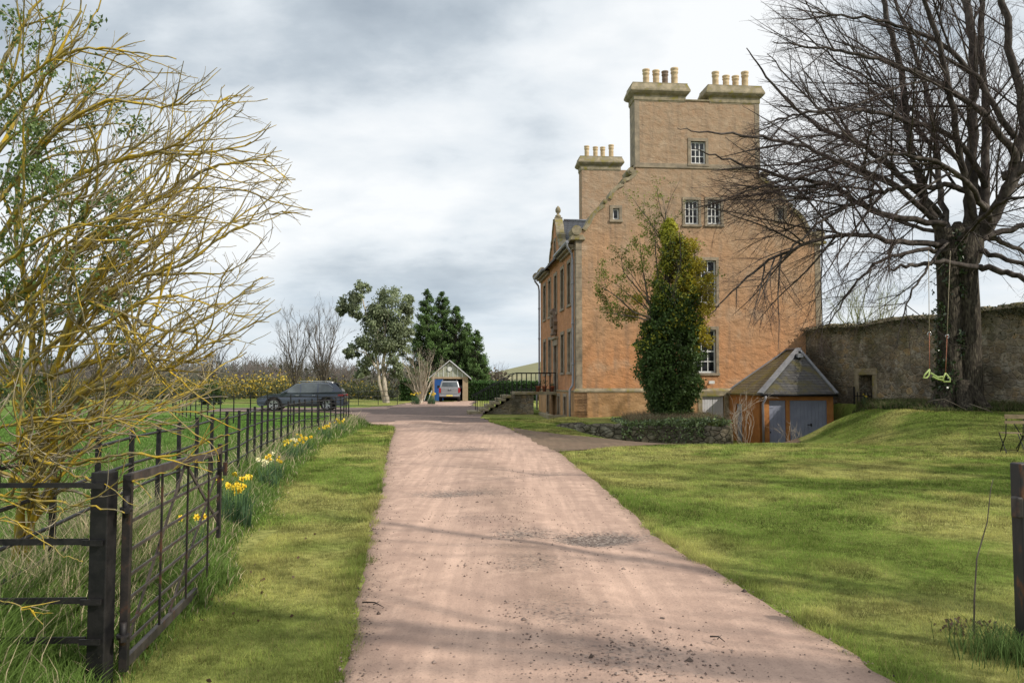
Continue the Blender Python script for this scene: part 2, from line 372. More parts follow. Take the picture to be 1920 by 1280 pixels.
bed2 = inside(BED, GX, GY)[...,None]
gC = np.where(bed2 & (GX < 4.2)[...,None], gC*.85, gC)
def m_ground():
    m, nt, p = nm('turf'); v = coord(nt); a = nt.nodes.new('ShaderNodeAttribute'); a.attribute_name = 'tint'
    c = mixc(nt, ramp(nt, noise(nt, v, 9, 8), [(.35, (.75,)*3), (.65, (0,)*3)]), a.outputs[0], (.075,.095,.02))
    c = mixc(nt, ramp(nt, noise(nt, v, 45, 4), [(.5, (0,)*3), (.72, (.5,)*3)]), c, (.3,.29,.1))
    nt.links.new(c, p.inputs['Base Color']); p.inputs['Roughness'].default_value = 1; p.inputs['Specular IOR Level'].default_value = .05
    b1 = bump(nt, p, noise(nt, v, 60, 4), .9, .03); bump(nt, p, noise(nt, v, 7, 4), .5, .05, b1); return m
M['turf'] = m_ground()
tag(np_mesh('ground', gV, gF, M['turf'], col=gC.reshape(-1,3), smooth=True), kind='structure')
# ------------------------------------------------------------ drive
HOLES = [(.9,8.55,.52,.36,.05), (.1,8.75,.45,.36,.024), (-.95,12.0,.75,.5,.026), (-1.2,19.6,1.0,.8,.024), (.35,5.7,.4,.4,.014), (.75,4.85,.6,.5,.015), (.2,7.3,.7,.4,.012), (-.5,9.9,.4,.5,.012), (.8,14.5,.5,.6,.014)]
def wear(x, y):
    w = np.zeros(np.shape(x))
    for cx, cy, rx, ry, d in HOLES: w = np.maximum(w, np.exp(-((x-cx)/rx)**2-((y-cy)/ry)**2)*min(1, d/.045))
    return w
rows = np.concatenate([np.arange(-6, 3, .5), np.arange(3, 14, .09), np.arange(14, 34.01, .25)])
nc = 60; u = np.linspace(0, 1, nc)
DY = rows[:,None]*np.ones(nc)[None,:]
l = np.interp(rows, YD, XL)+.14*(fbm(rows, rows*0, .9, 31)-.5)+.07*(vn(rows, rows*0, 4.3, 3)-.5)
r_ = np.interp(rows, YD, XR)+.12*(fbm(rows, rows*0+9, .9, 37)-.5)+.07*(vn(rows, rows*0+5, 4.1, 3)-.5)
DX = l[:,None]*(1-u)+r_[:,None]*u
DW = wear(DX, DY)
ruts = np.exp(-((u-.27)/.1)**2)+np.exp(-((u-.72)/.1)**2)
DZ = H(DX, DY)+.012+.035*np.sin(PI*u)[None,:]-.02*ruts[None,:]-.075*DW*np.minimum(1,4*np.minimum(u,1-u))[None,:]+.009*(fbm(DX, DY, 1.6, 41)-.5)*2*np.sin(PI*u)[None,:]
edge = np.minimum(u, 1-u)[None,:]*np.ones(DX.shape)
DZ = np.where(edge < .005, H(DX, DY)-.03, DZ)
dC = np.stack([np.clip(DW, 0, 1), ruts[None,:]*np.ones(DX.shape)*.8, (1-ss(0, .09, edge))+.6*np.exp(-((u-.5)/.1)**2)[None,:]*ss(.35, .6, fbm(DX, DY, .6, 61))], -1)
i = np.arange(len(rows)-1)[:,None]*nc+np.arange(nc-1)[None,:]
def m_drive(name, base, alt, dirt, sc=1.0):
    m, nt, p = nm(name); v = coord(nt); a = nt.nodes.new('ShaderNodeAttribute'); a.attribute_name = 'tint'
    s = nt.nodes.new('ShaderNodeSeparateColor'); nt.links.new(a.outputs[0], s.inputs[0])
    n1 = noise(nt, v, .9*sc, 8, .4); n2 = noise(nt, v, 5*sc, 8, .2); n3 = noise(nt, v, 70, 3); n4 = noise(nt, v, 26, 6)
    c = ramp(nt, n1, [(.3, alt), (.52, base), (.72, tuple(min(1, x*1.12) for x in base))])
    c = mixc(nt, ramp(nt, n2, [(.42, (.45,)*3), (.6, (0,)*3)]), c, tuple(x*.72 for x in alt))
    # tyre lines: paler
    c = mixc(nt, mth(nt, 'MULTIPLY', s.outputs[1], .6), c, tuple(min(1, x*1.12) for x in base))
    mpL = node(nt, 'ShaderNodeMapping'); nt.links.new(v, mpL.inputs[0]); mpL.inputs[3].default_value = (5.5, .3, 1)
    c = mixc(nt, ramp(nt, noise(nt, mpL.outputs[0], 1.5, 6, .2), [(.40, (.5,)*3), (.62, (0,)*3)]), c, tuple(x*.85 for x in alt))
    # gravel grit
    grit = ramp(nt, n3, [(.56, (0,)*3), (.68, (1,)*3)])
    g = mth(nt, 'ADD', mth(nt, 'MULTIPLY', s.outputs[2], .6), .36)
    c = mixc(nt, mth(nt, 'MULTIPLY', grit, g, clamp=True), c, (.13,.1,.085))
    vo = tex(nt, 'ShaderNodeTexVoronoi', v, Scale=48.0)
    vr = nt.nodes.new('ShaderNodeSeparateColor'); nt.links.new(vo.outputs['Color'], vr.inputs[0])
    stone = ramp(nt, vr.outputs[0], [(0, (.05,.042,.04)), (.5, (.15,.125,.11)), (1, (.34,.29,.25))])
    w = mth(nt, 'ADD', s.outputs[0], mth(nt, 'MULTIPLY', mth(nt, 'SUBTRACT', n4, .5), 1.3))
    w = ramp(nt, mth(nt, 'ADD', w, mth(nt, 'MULTIPLY', s.outputs[2], .22)), [(.24, (0,)*3), (.62, (.85,)*3)])
    c = mixc(nt, w, c, stone)
    e = mth(nt, 'MULTIPLY', s.outputs[2], .55)
    c = mixc(nt, e, c, dirt)
    nt.links.new(c, p.inputs['Base Color']); p.inputs['Roughness'].default_value = .95; p.inputs['Specular IOR Level'].default_value = .15
    b1 = bump(nt, p, n3, .35, .012); b2 = bump(nt, p, n4, .3, .03, b1)
    bm_ = nt.nodes.new('ShaderNodeBump'); bm_.inputs['Distance'].default_value = .03
    nt.links.new(w, bm_.inputs['Strength']); nt.links.new(vr.outputs[0], bm_.inputs['Height']); nt.links.new(b2, bm_.inputs['Normal']); nt.links.new(bm_.outputs[0], p.inputs['Normal'])
    return m
M['drive'] = m_drive('pink_grit_drive', (.575,.40,.31), (.41,.28,.222), (.21,.15,.11))
M['parkg'] = m_drive('grey_brown_gravel', (.24,.175,.15), (.17,.13,.115), (.15,.115,.09))
M['track'] = m_drive('brown_earth_track', (.22,.155,.105), (.16,.115,.08), (.12,.095,.06))
tag(np_mesh('driveway', np.stack([DX,DY,DZ], -1).reshape(-1,3), np.stack([i, i+1, i+nc+1, i+nc], -1).reshape(-1,4), M['drive'], col=dC.reshape(-1,3), smooth=True), kind='structure')
def patch(name, poly, step, m, dz, colf, wob=.3):
    n = len(poly); pts = []
    for k in range(n):
        a = np.array(poly[k]); b = np.array(poly[(k+1) % n]); q = max(1, int(np.hypot(*(b-a))/.6))
        for j in range(q): pts.append(a+(b-a)*j/q)
    pts = np.array(pts); pts = pts+(np.stack([fbm(pts[:,0], pts[:,1], .8, 51), fbm(pts[:,0], pts[:,1], .8, 57)], -1)-.5)*wob
    xs = np.arange(pts[:,0].min()-step, pts[:,0].max()+step, step); ys = np.arange(pts[:,1].min()-step, pts[:,1].max()+step, step)
    X, Y = np.meshgrid(xs, ys); nxx = len(xs)
    i = np.arange(len(ys)-1)[:,None]*nxx+np.arange(nxx-1)[None,:]; Fq = np.stack([i, i+1, i+nxx+1, i+nxx], -1).reshape(-1,4)
    cx = X.reshape(-1)[Fq].mean(1); cy = Y.reshape(-1)[Fq].mean(1); keep = inside([tuple(p) for p in pts], cx, cy); Fq = Fq[keep]
    V = np.stack([X.ravel(), Y.ravel(), H(X, Y).ravel()+dz], -1); used = np.unique(Fq); mp = -np.ones(len(V), int); mp[used] = np.arange(len(used))
    V = V[used]; return tag(np_mesh(name, V, mp[Fq], m, col=colf(V[:,0], V[:,1]), smooth=True), kind='structure')
z3 = lambda x, y: np.stack([0*x, 0*x+.3, .35*fbm(x, y, .7, 9)], -1)
patch('track', TRACK, .12, M['track'], .018, lambda x, y: np.stack([0*x+.1*fbm(x,y,1,3), 0*x+.2, .6*ss(.4,.7,fbm(x, y, .9, 9))], -1))
patch('parking_area', PARK, .25, M['parkg'], .03, z3)
# pink lane beyond the dark patch
patch('lane', [(-8.4,54.5), (-2.9,54.5), (-3.6,72), (-8.2,72)], .3, M['drive'], .042, z3, .6)
# ------------------------------------------------------------ loose stones on the drive (uncountable)
def stones(name, X, Y, Z, size, col, m):
    base = np.array([[1,0,0],[-1,0,0],[0,1,0],[0,-1,0],[0,0,.7],[0,0,-.7]], float)
    fc = np.array([[0,2,4],[2,1,4],[1,3,4],[3,0,4],[2,0,5],[1,2,5],[3,1,5],[0,3,5]])
    n = len(X); a = RNG.uniform(0, 6.28, n); sc = size[:,None,None]*RNG.uniform(.6, 1.3, (n,1,3))
    v = base[None]*sc*(1+RNG.uniform(-.25, .25, (n,6,1)))
    x = v[...,0]*np.cos(a)[:,None]-v[...,1]*np.sin(a)[:,None]; y = v[...,0]*np.sin(a)[:,None]+v[...,1]*np.cos(a)[:,None]
    V = np.stack([x+X[:,None], y+Y[:,None], v[...,2]+Z[:,None]], -1).reshape(-1,3)
    Fq = (fc[None]+np.arange(n)[:,None,None]*6).reshape(-1,3)
    return np_mesh(name, V, Fq, m, col=np.repeat(col, 6, 0))
def drive_z(X, Y):
    l0 = np.interp(Y, YD, XL); r0 = np.interp(Y, YD, XR); uu = np.clip((X-l0)/(r0-l0), 0, 1)
    ru = np.exp(-((uu-.27)/.1)**2)+np.exp(-((uu-.72)/.1)**2)
    return H(X, Y)+.012+.035*np.sin(PI*uu)-.02*ru-.075*wear(X, Y)
M['stone_chip'] = leafmat('loose_stone', rough=.9, trans=0, spec=.2)
N = 40000; Yq = 3.6+18*RNG.uniform(0, 1, N)**1.7; uu = RNG.uniform(0, 1, N); Xq = np.interp(Yq, YD, XL)*(1-uu)+np.interp(Yq, YD, XR)*uu
pr = .03+1.1*wear(Xq, Yq)+.5*(1-ss(0, .12, uu))+.22*(1-ss(0, .08, 1-uu))+.25*ss(.5, .65, fbm(Xq, Yq, .8, 61))*np.exp(-((uu-.5)/.16)**2)
kp = RNG.uniform(0, 1, N) < pr; Xq = Xq[kp]; Yq = Yq[kp]; n = len(Xq)
sz = RNG.uniform(.003, .011, n)*np.where(RNG.uniform(0, 1, n) < .04, 2.1, 1)
cl = np.array([.2,.15,.125])*RNG.uniform(.45, 1.7, (n,1))
tag(stones('loose_gravel', Xq, Yq, drive_z(Xq, Yq)+sz*.2, sz, cl, M['stone_chip']), 'small dark loose stones and grit scattered over the pink drive', 'gravel', kind='stuff')
# ------------------------------------------------------------ grass
def blades(name, X, Y, Z, h, w, col, lean=.5, seg=1, m=None, ldir=None, tipc=1.25):
    n = len(X); a = RNG.uniform(0, 6.28, n); la = RNG.uniform(0, 6.28, n) if ldir is None else ldir+RNG.normal(0, .8, n)
    L = RNG.uniform(.1, 1, n)*lean*h
    bx = np.cos(a)*w/2; by = np.sin(a)*w/2; B = np.stack([X, Y, Z-.01], -1); W = np.stack([bx, by, 0*bx], -1)
    D = np.stack([np.cos(la)*L, np.sin(la)*L, h], -1)
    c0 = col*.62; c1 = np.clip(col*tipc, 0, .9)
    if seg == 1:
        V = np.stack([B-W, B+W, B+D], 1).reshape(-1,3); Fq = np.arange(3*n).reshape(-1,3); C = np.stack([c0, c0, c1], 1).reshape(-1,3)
    else:
        Mi = B+D*np.array([.35,.35,.62])
        V = np.stack([B-W, B+W, Mi-W*.7, Mi+W*.7, B+D], 1).reshape(-1,3)
        o = (np.arange(n)*5)[:,None,None]; Fq = (np.array([[0,1,3],[0,3,2],[2,3,4]])[None]+o).reshape(-1,3)
        C = np.stack([c0, c0, col, col, c1], 1).reshape(-1,3)
    return np_mesh(name, V, Fq, m or M['grassblade'], col=C)
def fenceX(y): return np.interp(y, [0, 3.6, 8, 11, 12.9, 17.2, 22, 28, 31], [-2.6, -2.95, -3.69, -4.19, -4.44, -5.2, -5.75, -5.95, -6.3])
def vergeedge(y):   # where mown verge turns to rough grass
    return np.interp(y, [0, 4, 5.2, 6.6, 8, 12, 20, 30], [-2.0, -2.0, -2.25, -2.25, -2.75, -3.45, -4.75, -5.4])
def scatter(n, x0, x1, y0, y1, p=1.0):
    return RNG.uniform(x0, x1, n), y0+(y1-y0)*RNG.uniform(0, 1, n)**p
bX = []; bY = []; bH = []; bW = []
for (n, x0, x1, y0, y1, hh, ww) in ((330000, -2.6, 6.4, 3.6, 9, .032, .0045), (260000, -4.2, 10.5, 9, 17, .038, .0085), (170000, -6, 15, 17, 29, .045, .017), (60000, -7, 3, 26, 37, .05, .03)):
    x, y = scatter(n, x0, x1, y0, y1)
    vis = (np.abs(x) < y*.68+.4) & ~in_drive(x, y, -.03+.26*fbm(x, y, 4.5, 71)**1.5) & ~inside(TRACK, x, y) & ~inside(PARK, x, y) & ~inside(HOUSEP, x, y) & (x > vergeedge(y)-.3) & ~((y > 21) & (x > 2) & (H(x, y) < -.15))
    x = x[vis]; y = y[vis]; k = .35+1.5*fbm(x, y, 2.3, 77); bX.append(x); bY.append(y); bH.append(hh*k*RNG.uniform(.5, 1.4, len(x))); bW.append(np.full(len(x), ww))
x = np.concatenate(bX); y = np.concatenate(bY); h = np.concatenate(bH); w = np.concatenate(bW)
ed = np.minimum(np.abs(x-np.interp(y, YD, XL)), np.abs(x-np.interp(y, YD, XR))); h = h*(1+.8*np.exp(-(ed/.12)**2))
c = lawncol(x, y)*RNG.uniform(.7, 1.3, (len(x),1)); dry = RNG.uniform(0, 1, len(x)) < .12; c[dry] = np.array([.36,.3,.13])*RNG.uniform(.6, 1.2, (dry.sum(),1))
# fine mottling
mo = fbm(x, y, 2.6, 91); c = c*(.6+.75*ss(.3, .65, mo))[:,None]*(.85+.3*ss(.35,.65,fbm(x, y, 7, 95)))[:,None]
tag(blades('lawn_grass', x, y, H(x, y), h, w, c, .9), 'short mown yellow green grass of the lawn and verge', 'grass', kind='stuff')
# rough grass along and beyond the fence
X1, Y1 = scatter(150000, -6.5, -1.9, 3.3, 12, 1.1); X2, Y2 = scatter(80000, -8.5, -2.5, 10, 33)
x = np.concatenate([X1, X2]); y = np.concatenate([Y1, Y2]); v_ = vergeedge(y); k = (x < v_+.5*(fbm(x,y,1.1,3)-.5)+RNG.normal(0,.09,len(x))) & (x > -y*.7-.5) & ~in_hard(x, y)
x = x[k]; y = y[k]; dist = v_[k]-x; fd = np.abs(x-fenceX(y))
hh = .10+.22*np.exp(-(fd/.45)**2)*ss(0, .3, dist)+.16*ss(-4.2, -2.4, x)*ss(9, 4, y)*0
hh = hh*(.5+1.0*fbm(x, y, 1.3, 33))*RNG.uniform(.5, 1.35, len(x))*(1+.5*(y < 7))
hh = hh*ss(-.05, .35, dist+.08)+.03
ww = .0045+.0007*y
c = np.array([.15,.235,.055])*RNG.uniform(.55, 1.45, (len(x),1)); patchn = ss(.45, .65, fbm(x, y, .9, 44))
straw = RNG.uniform(0, 1, len(x)) < (.04+.24*patchn*np.exp(-(fd/.55)**2)*(y > 4.9)); c[straw] = np.array([.62,.52,.34])*RNG.uniform(.6, 1.2, (straw.sum(),1)); hh[straw] *= 1.35
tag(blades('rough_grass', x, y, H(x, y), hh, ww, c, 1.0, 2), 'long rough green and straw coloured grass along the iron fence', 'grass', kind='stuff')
# field beyond
x, y = scatter(90000, -26, -3.5, 6, 40, 1.2); k = (x < fenceX(np.minimum(y, 31))-.6) & (x > -y*.7-1) & ~in_hard(x, y); x = x[k]; y = y[k]
c = np.array([.14,.25,.055])*(.7+.6*fbm(x, y, .5, 22))[:,None]*RNG.uniform(.75, 1.25, (len(x),1))
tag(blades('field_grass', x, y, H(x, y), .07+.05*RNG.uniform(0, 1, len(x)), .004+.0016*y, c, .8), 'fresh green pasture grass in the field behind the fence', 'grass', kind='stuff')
# mound and wall-foot undergrowth
x, y = scatter(26000, 11.8, 17.0, 24.8, 33.5); wl = 14+(38.3-y)/11.8*3.02; k = (x > np.interp(y, [25, 27, 34], [13.2, 12.6, 14.2])) & (x < wl+.2); x = x[k]; y = y[k]
c = np.array([.09,.12,.04])*RNG.uniform(.5, 1.6, (len(x),1)); s_ = RNG.uniform(0, 1, len(x)) < .25; c[s_] = np.array([.2,.17,.1])
tag(blades('undergrowth', x, y, H(x, y), .12+.25*RNG.uniform(0, 1, len(x))*ss(.3, .6, fbm(x, y, .9, 5)), .02, c, 1.0, 2), 'dark tangled undergrowth on the bank at the foot of the stone wall', 'undergrowth', kind='stuff')
# ivy and tangle on the raised bed
x, y = scatter(12000, 4.2, 8.4, 30.5, 34); k = fbm(x, y, .9, 15) > .36; x = x[k]; y = y[k]
zt = .06+.22*ss(4.2, 6, x)*(fbm(x, y, 1.2, 18))*1.2; z = H(np.clip(x,0,8.1), np.maximum(y, 31.2))+zt*RNG.uniform(.1, 1, len(x))
fr = RNG.uniform(0, 1, len(x)) < .45
y = np.where(fr & (x > 4.1) & (x < 7.3), 30.62+.08*RNG.normal(size=len(x)), y); z = np.where(fr & (x < 7.3), .12-.75*RNG.uniform(0, 1, len(x))**1.3*(.3+fbm(x, y*0, 1.5, 4)), z)
c = np.array([.12,.16,.065])*RNG.uniform(.5, 2.2, (len(x),1))
tag(leaves('ground_ivy', np.stack([x,y,z], -1), .11, c, M['ivy']), 'variegated ivy trailing over the low stone retaining wall', 'ivy', kind='stuff')
x, y = scatter(5000, 4.6, 8.4, 30.9, 34); c = np.array([.3,.24,.15])*RNG.uniform(.5, 1.3, (5000,1))
tag(blades('dead_stems', x, y, H(x, np.maximum(y, 31.2)), .15+.35*RNG.uniform(0, 1, 5000), .013, c, 1.6, 2), 'pale dead stems tangled around the foot of the ivy clad tree', 'dead stems', kind='stuff')
# fallen leaves on the verge
x, y = scatter(40, -2.3, -1.2, 4, 10); x2, y2 = scatter(500, 2.7, 3.7, 5.1, 5.8); kk = np.hypot((x2-3.12)/.28, (y2-5.42)/.2) < 1
x = np.concatenate([x, x2[kk]]); y = np.concatenate([y, y2[kk]])
k = ~in_drive(x, y, -.1); x = x[k]; y = y[k]
tag(leaves('fallen_leaves', np.stack([x, y, H(x, y)+.02], -1), .032, np.array([.12,.075,.05]), M['leaf'], flat=.9, aspect=.8), 'brown dead leaves lying on the grass verge', 'dead leaves', kind='stuff')
# ------------------------------------------------------------ the house (local frame: u along the gable, t along the facade, z up)
house = empty('manor_house', HA, TH, 'tall orange harled old house with curved gable and clusters of chimney pots', 'house')
def plane_hit(px, py, o, n):
    d = Vector(ray(px, py)); c = Vector((0,0,CH)); k = (o-c).dot(n)/d.dot(n); return c+d*k
def gab(px, py, t=0):
    p = plane_hit(px, py, HA+ht*t, ht); q = p-HA; return (q.dot(hu), p.z)
def fac(px, py, u=0):
    p = plane_hit(px, py, HA+hu*u, hu); q = p-HA; return (q.dot(ht), p.z)
W = gab(1540, 600)[0]; LEN = 13.4
def wall_panel(mb, outer, holes, f, depth, reveal, back=True):
    """f(a, z, d): d measured inward from the face"""
    loops = [outer]+holes; flat = [p for l in loops for p in l]
    tri = tessellate_polygon([[Vector((p[0], p[1], 0)) for p in l] for l in loops])
    mb.add([f(p[0], p[1], 0) for p in flat], [tuple(t) for t in tri])
    n = len(outer); mb.add([f(p[0], p[1], 0) for p in outer]+[f(p[0], p[1], depth) for p in outer], [(i, (i+1) % n, (i+1) % n+n, i+n) for i in range(n)])
    if back: mb.add([f(p[0], p[1], depth) for p in outer], [tuple(t) for t in tessellate_polygon([[Vector((p[0], p[1], 0)) for p in outer]])])
    for h in holes:
        n = len(h); mb.add([f(p[0], p[1], 0) for p in h]+[f(p[0], p[1], reveal) for p in h], [(i, (i+1) % n, (i+1) % n+n, i+n) for i in range(n)])
    return mb
rect = lambda a0, a1, z0, z1: [(a0,z0), (a1,z0), (a1,z1), (a0,z1)]
fg = lambda a, z, d: (a, d, z)          # gable faces -t
ff = lambda a, z, d: (d, a, z)          # facade faces -u
def fbox(mb, f, a0, a1, z0, z1, d0, d1):
    v = [f(a, z, d) for d in (d0, d1) for a, z in ((a0,z0), (a1,z0), (a1,z1), (a0,z1))]
    return mb.add(v, [(0,1,2,3), (7,6,5,4), (0,4,5,1), (1,5,6,2), (2,6,7,3), (3,7,4,0)])
def window(f, a0, a1, z0, z1, cols, rws, sur=.16, parent=None, rec=.1, mid=True, sill=.12, proud=.035):
    """stone surround with sill > white sash > pane"""
    s = MB()
    fbox(s, f, a0-sur, a0, z0, z1, -proud, .22); fbox(s, f, a1, a1+sur, z0, z1, -proud, .22)
    fbox(s, f, a0-sur-.002, a1+sur+.002, z1, z1+sur*1.15, -proud-.003, .22)
    fbox(s, f, a0-sur-.03, a1+sur+.03, z0-sill, z0, -proud-.035, .22)
    w = s.build('window', M['stone'], parent or house, bevel=.008)
    fr = .065; m = MB()
    fbox(m, f, a0, a0+fr, z0, z1, rec, rec+.06); fbox(m, f, a1-fr, a1, z0, z1, rec, rec+.06)
    fbox(m, f, a0+fr, a1-fr, z0, z0+fr*1.3, rec+.002, rec+.06); fbox(m, f, a0+fr, a1-fr, z1-fr, z1, rec+.002, rec+.06)
    for k in range(1, cols):
        c = a0+fr+(a1-a0-2*fr)*k/cols; fbox(m, f, c-.02, c+.02, z0+fr, z1-fr, rec+.012, rec+.05)
    for k in range(1, rws):
        c = z0+fr+(z1-z0-2*fr)*k/rws; q = .032 if (mid and k == rws//2) else .02; fbox(m, f, a0+fr, a1-fr, c-q, c+q, rec+.008, rec+.052)
    m.build('sash', M['white'], w)
    g = MB(); fbox(g, f, a0+.01, a1-.01, z0+.01, z1-.01, rec+.04, rec+.09); g.build('pane', M['glass'], w)
    return w
# --- gable outline from the photograph's curve, mirrored about the centre line
c_px = [(1085,437),(1094,431),(1104,417),(1110,404),(1119,393),(1132,384),(1133,372),(1143,373),(1145,367),(1148,359),(1157,350),(1168,345),(1168,337),(1179,335),(1188,328),(1193,320)]
cl = [gab(*p) for p in c_px]; uc = (gab(1191,400)[0]+gab(1427,400)[0])/2
cl = [(p[0], p[1]) for p in cl]
uL = gab(1191,300)[0]; uR = 2*uc-uL; zB = gab(1192,313)[1]; zTop = gab(1305,190)[1]
wR = W; k_ = (wR-uR)/(uL-0.0)
def mir(p): return (uR+(uL-p[0])*k_, p[1])
zE = cl[0][1]
# gable windows: hole boxes
def gb(x0, x1, y0, y1):
    a0, z1 = gab(x0, y0); a1, z0 = gab(x1, y1); return a0, a1, z0, z1
gw = {'attic': gb(1295,1323,265,308), 'twinl': gb(1284,1310,375,421), 'twinr': gb(1326,1352,375,421), 'small': gb(1149,1161,391,412),
      'smallr': gb(1458,1470,391,412), 'first': gb(1302,1343,488,569), 'ground': gb(1302,1343,618,699)}
outer = [(0,1.3),(W,1.3),(W,zE)]+[mir(p) for p in cl[1:]]+[(uR,zTop),(uL,zTop)]+list(reversed(cl[1:]))+[(0,zE)]
g = MB(); wall_panel(g, outer, [rect(*v) for v in gw.values()], fg, .95, .22)
g.build('gable_wall', M['harl'], house)
for k, (c, r) in {'attic': (3,3), 'twinl': (3,3), 'twinr': (3,3), 'small': (1,1), 'smallr': (1,1), 'first': (3,4), 'ground': (3,4)}.items():
    a0, a1, z0, z1 = gw[k]
    window(fg, a0, a1, z0, z1, c, r, sur=.14 if 'twin' not in k else .12, mid=k in ('first','ground'))
# string band, quoin strips on the chimney gable block
b = MB(); fbox(b, fg, uL-.02, uR+.02, zB-.02, zB+.2, -.045, .3); b.build('string_course', M['stone'], house, bevel=.01)
for a0, a1 in ((uL-.012, uL+.22), (uR-.22, uR+.012)):
    q = MB(); fbox(q, fg, a0, a1, zB+.2, zTop-.0, -.015, .97); q.build('margin_strip', M['stone'], house)
q = MB(); q2 = MB()
for i_ in range(11):
    z0 = 1.36+i_*(zE-1.5)/11; z1 = 1.36+(i_+1)*(zE-1.5)/11-.012
    fbox(q, fg, -.016, .27+.0*(i_ % 2), z0, z1, -.018, .4); fbox(q2, fg, W-.27, W+.016, z0, z1, -.018, .4)
q.build('quoins', M['stone'], house, bevel=.006); q2.build('quoins', M['stone'], house, bevel=.006)
# coping along the curves
def coping(line, wd, t0, t1, name='coping'):
    m = MB(); P = [Vector((p[0], p[1])) for p in line]; N_ = []
    for i in range(len(P)):
        d = (P[min(i+1, len(P)-1)]-P[max(i-1, 0)]).normalized(); N_.append(Vector((-d.y, d.x)))
    vs = []
    for p, n_ in zip(P, N_):
        if n_.y < -.2: n_ = -n_
        a = p-n_*wd*.9; c_ = p+n_*wd*.55
        vs += [(a.x, t0, a.y), (c_.x, t0, c_.y), (c_.x, t1, c_.y), (a.x, t1, a.y)]
    fs = []
    for i in range(len(P)-1):
        for j in range(4): fs.append((i*4+j, i*4+(j+1) % 4, (i+1)*4+(j+1) % 4, (i+1)*4+j))
    fs += [(3,2,1,0), tuple((len(P)-1)*4+j for j in range(4))]
    m.add(vs, fs); return m.build(name, M['cope'], house)
def smooth(line, n=3):
    # rounded arcs kept between the stepped corners
    out = []
    for i in range(len(line)-1):
        for k in range(n): out.append((line[i][0]*(1-k/n)+line[i+1][0]*k/n, line[i][1]*(1-k/n)+line[i+1][1]*k/n))
    out.append(line[-1]); return out
coping(cl[1:6], .13, -.07, 1.0); coping(cl[7:12], .12, -.07, 1.0); coping(cl[12:], .11, -.07, 1.0)
coping([mir(p) for p in cl[1:6]], .13, -.07, 1.0); coping([mir(p) for p in cl[7:12]], .12, -.07, 1.0); coping([mir(p) for p in cl[12:]], .11, -.07, 1.0)
def scroll(u_, z_, r_):
    m = MB(); m.tube([(u_, -.1, z_), (u_, 1.0, z_)], r_, 20); m.tube([(u_, -.14, z_), (u_, -.1, z_)], r_*.5, 14); m.build('scroll_stone', M['cope'], house)
for mm in (lambda p: p, mir):
    p = mm(gab(1182.5, 321)); scroll(p[0], p[1], .17)
    p = mm((cl[5][0]+.06, cl[5][1]+.14)); scroll(p[0], p[1], .1)
    p = mm((cl[11][0]+.04, cl[11][1]+.1)); scroll(p[0], p[1], .09)
    p = mm((.02, zE+.12)); m = MB(); m.tube([(p[0], -.12, p[1]), (p[0], .9, p[1])], .23, 20); m.build('scroll_stone', M['cope'], house)
    p0 = mm((-.28, 0))[0]; p1 = mm((.42, 0))[0]; m = MB(); m.box(min(p0,p1), max(p0,p1), -.13, .9, zE-.34, zE-.2); m.box(min(p0,p1)+.07, max(p0,p1)-.07, -.08, .9, zE-.2, zE-.09); m.build('skew_corbel', M['cope'], house, bevel=.02)
# parapet coping between stacks
m = MB(); m.box(uL+2.4, uR-2.4, -.05, 1.0, zTop, zTop+.07); m.build('parapet_coping', M['cope'], house, bevel=.01)
def pot(x, y, z, h, s, k):
    m = MB(); r0 = .15*s; h = h*1.42
    m.lathe([(r0*1.05,-.04),(r0*1.08,.0),(r0*.98,.1),(r0*.95,h*.5),(r0*1.02,h*.53),(r0*.95,h*.56),(r0*.94,h*.72),(r0*1.12,h*.75),(r0*1.12,h*.81),(r0*.98,h*.84),(r0*1.06,h*.9),(r0*1.16,h*.92),(r0*1.16,h),(r0*.8,h),(r0*.8,h-.06)], (x, y, z), 16)
    return m.build('chimney_pot', M['potdark'] if k else M['pot'], None)
def stack(u0, u1, t0, t1, zb, zcapb, zc, pots):
    m = MB(); m.box(u0, u1, t0, t1, zb, zcapb); st = m.build('chimney_stack', M['harl'], house)
    c = MB(); o = [(0.02,zcapb-.34,zcapb-.28),(.045,zcapb-.28,zcapb-.05)]
    for e, a, b_ in o: c.box(u0-e, u1+e, t0-e, t1+e, a, b_)
    lv = [(.045,zcapb-.05),(.16,zcapb+.03),(.235,zcapb+.13),(.235,zcapb+.2),(.12,zc-.06),(.12,zc)]
    for (e0, za), (e1, zb_) in zip(lv[:-1], lv[1:]):
        qd = lambda e, z_: [(u0-e, t0-e, z_), (u1+e, t0-e, z_), (u1+e, t1+e, z_), (u0-e, t1+e, z_)]
        c.hexa(qd(e0, za), qd(e1, zb_))
    cp = c.build('cap', M['cope'], st)
    for pu, h, s, k in pots:
        o_ = pot(pu, (t0+t1)/2, zc-.02, h, s, k); o_.parent = st
    return st
zc1 = gab(1240,153,.0)[1]-.1; zb1 = gab(1240,178)[1]
p1 = [(gab(1209,150)[0]+.2, .62, 1.05, 0), (gab(1228,150)[0]+.2, .6, 1.05, 0), (gab(1245,150)[0]+.2, .58, .98, 1), (gab(1263,150)[0]+.2, .7, 1.1, 0)]
stack(uL+.003, uL+2.43, .006, 1.05, zTop-.6, zb1, zc1, p1)
p2 = [(gab(1344,150)[0]+.12, .62, 1.05, 0), (gab(1364,150)[0]+.12, .5, 1.05, 0), (gab(1382,150)[0]+.12, .5, 1.05, 0), (gab(1400,150)[0]+.12, .66, 1.08, 0)]
stack(uR-2.43, uR-.003, .006, 1.05, zTop-.6, zb1, zc1, p2)
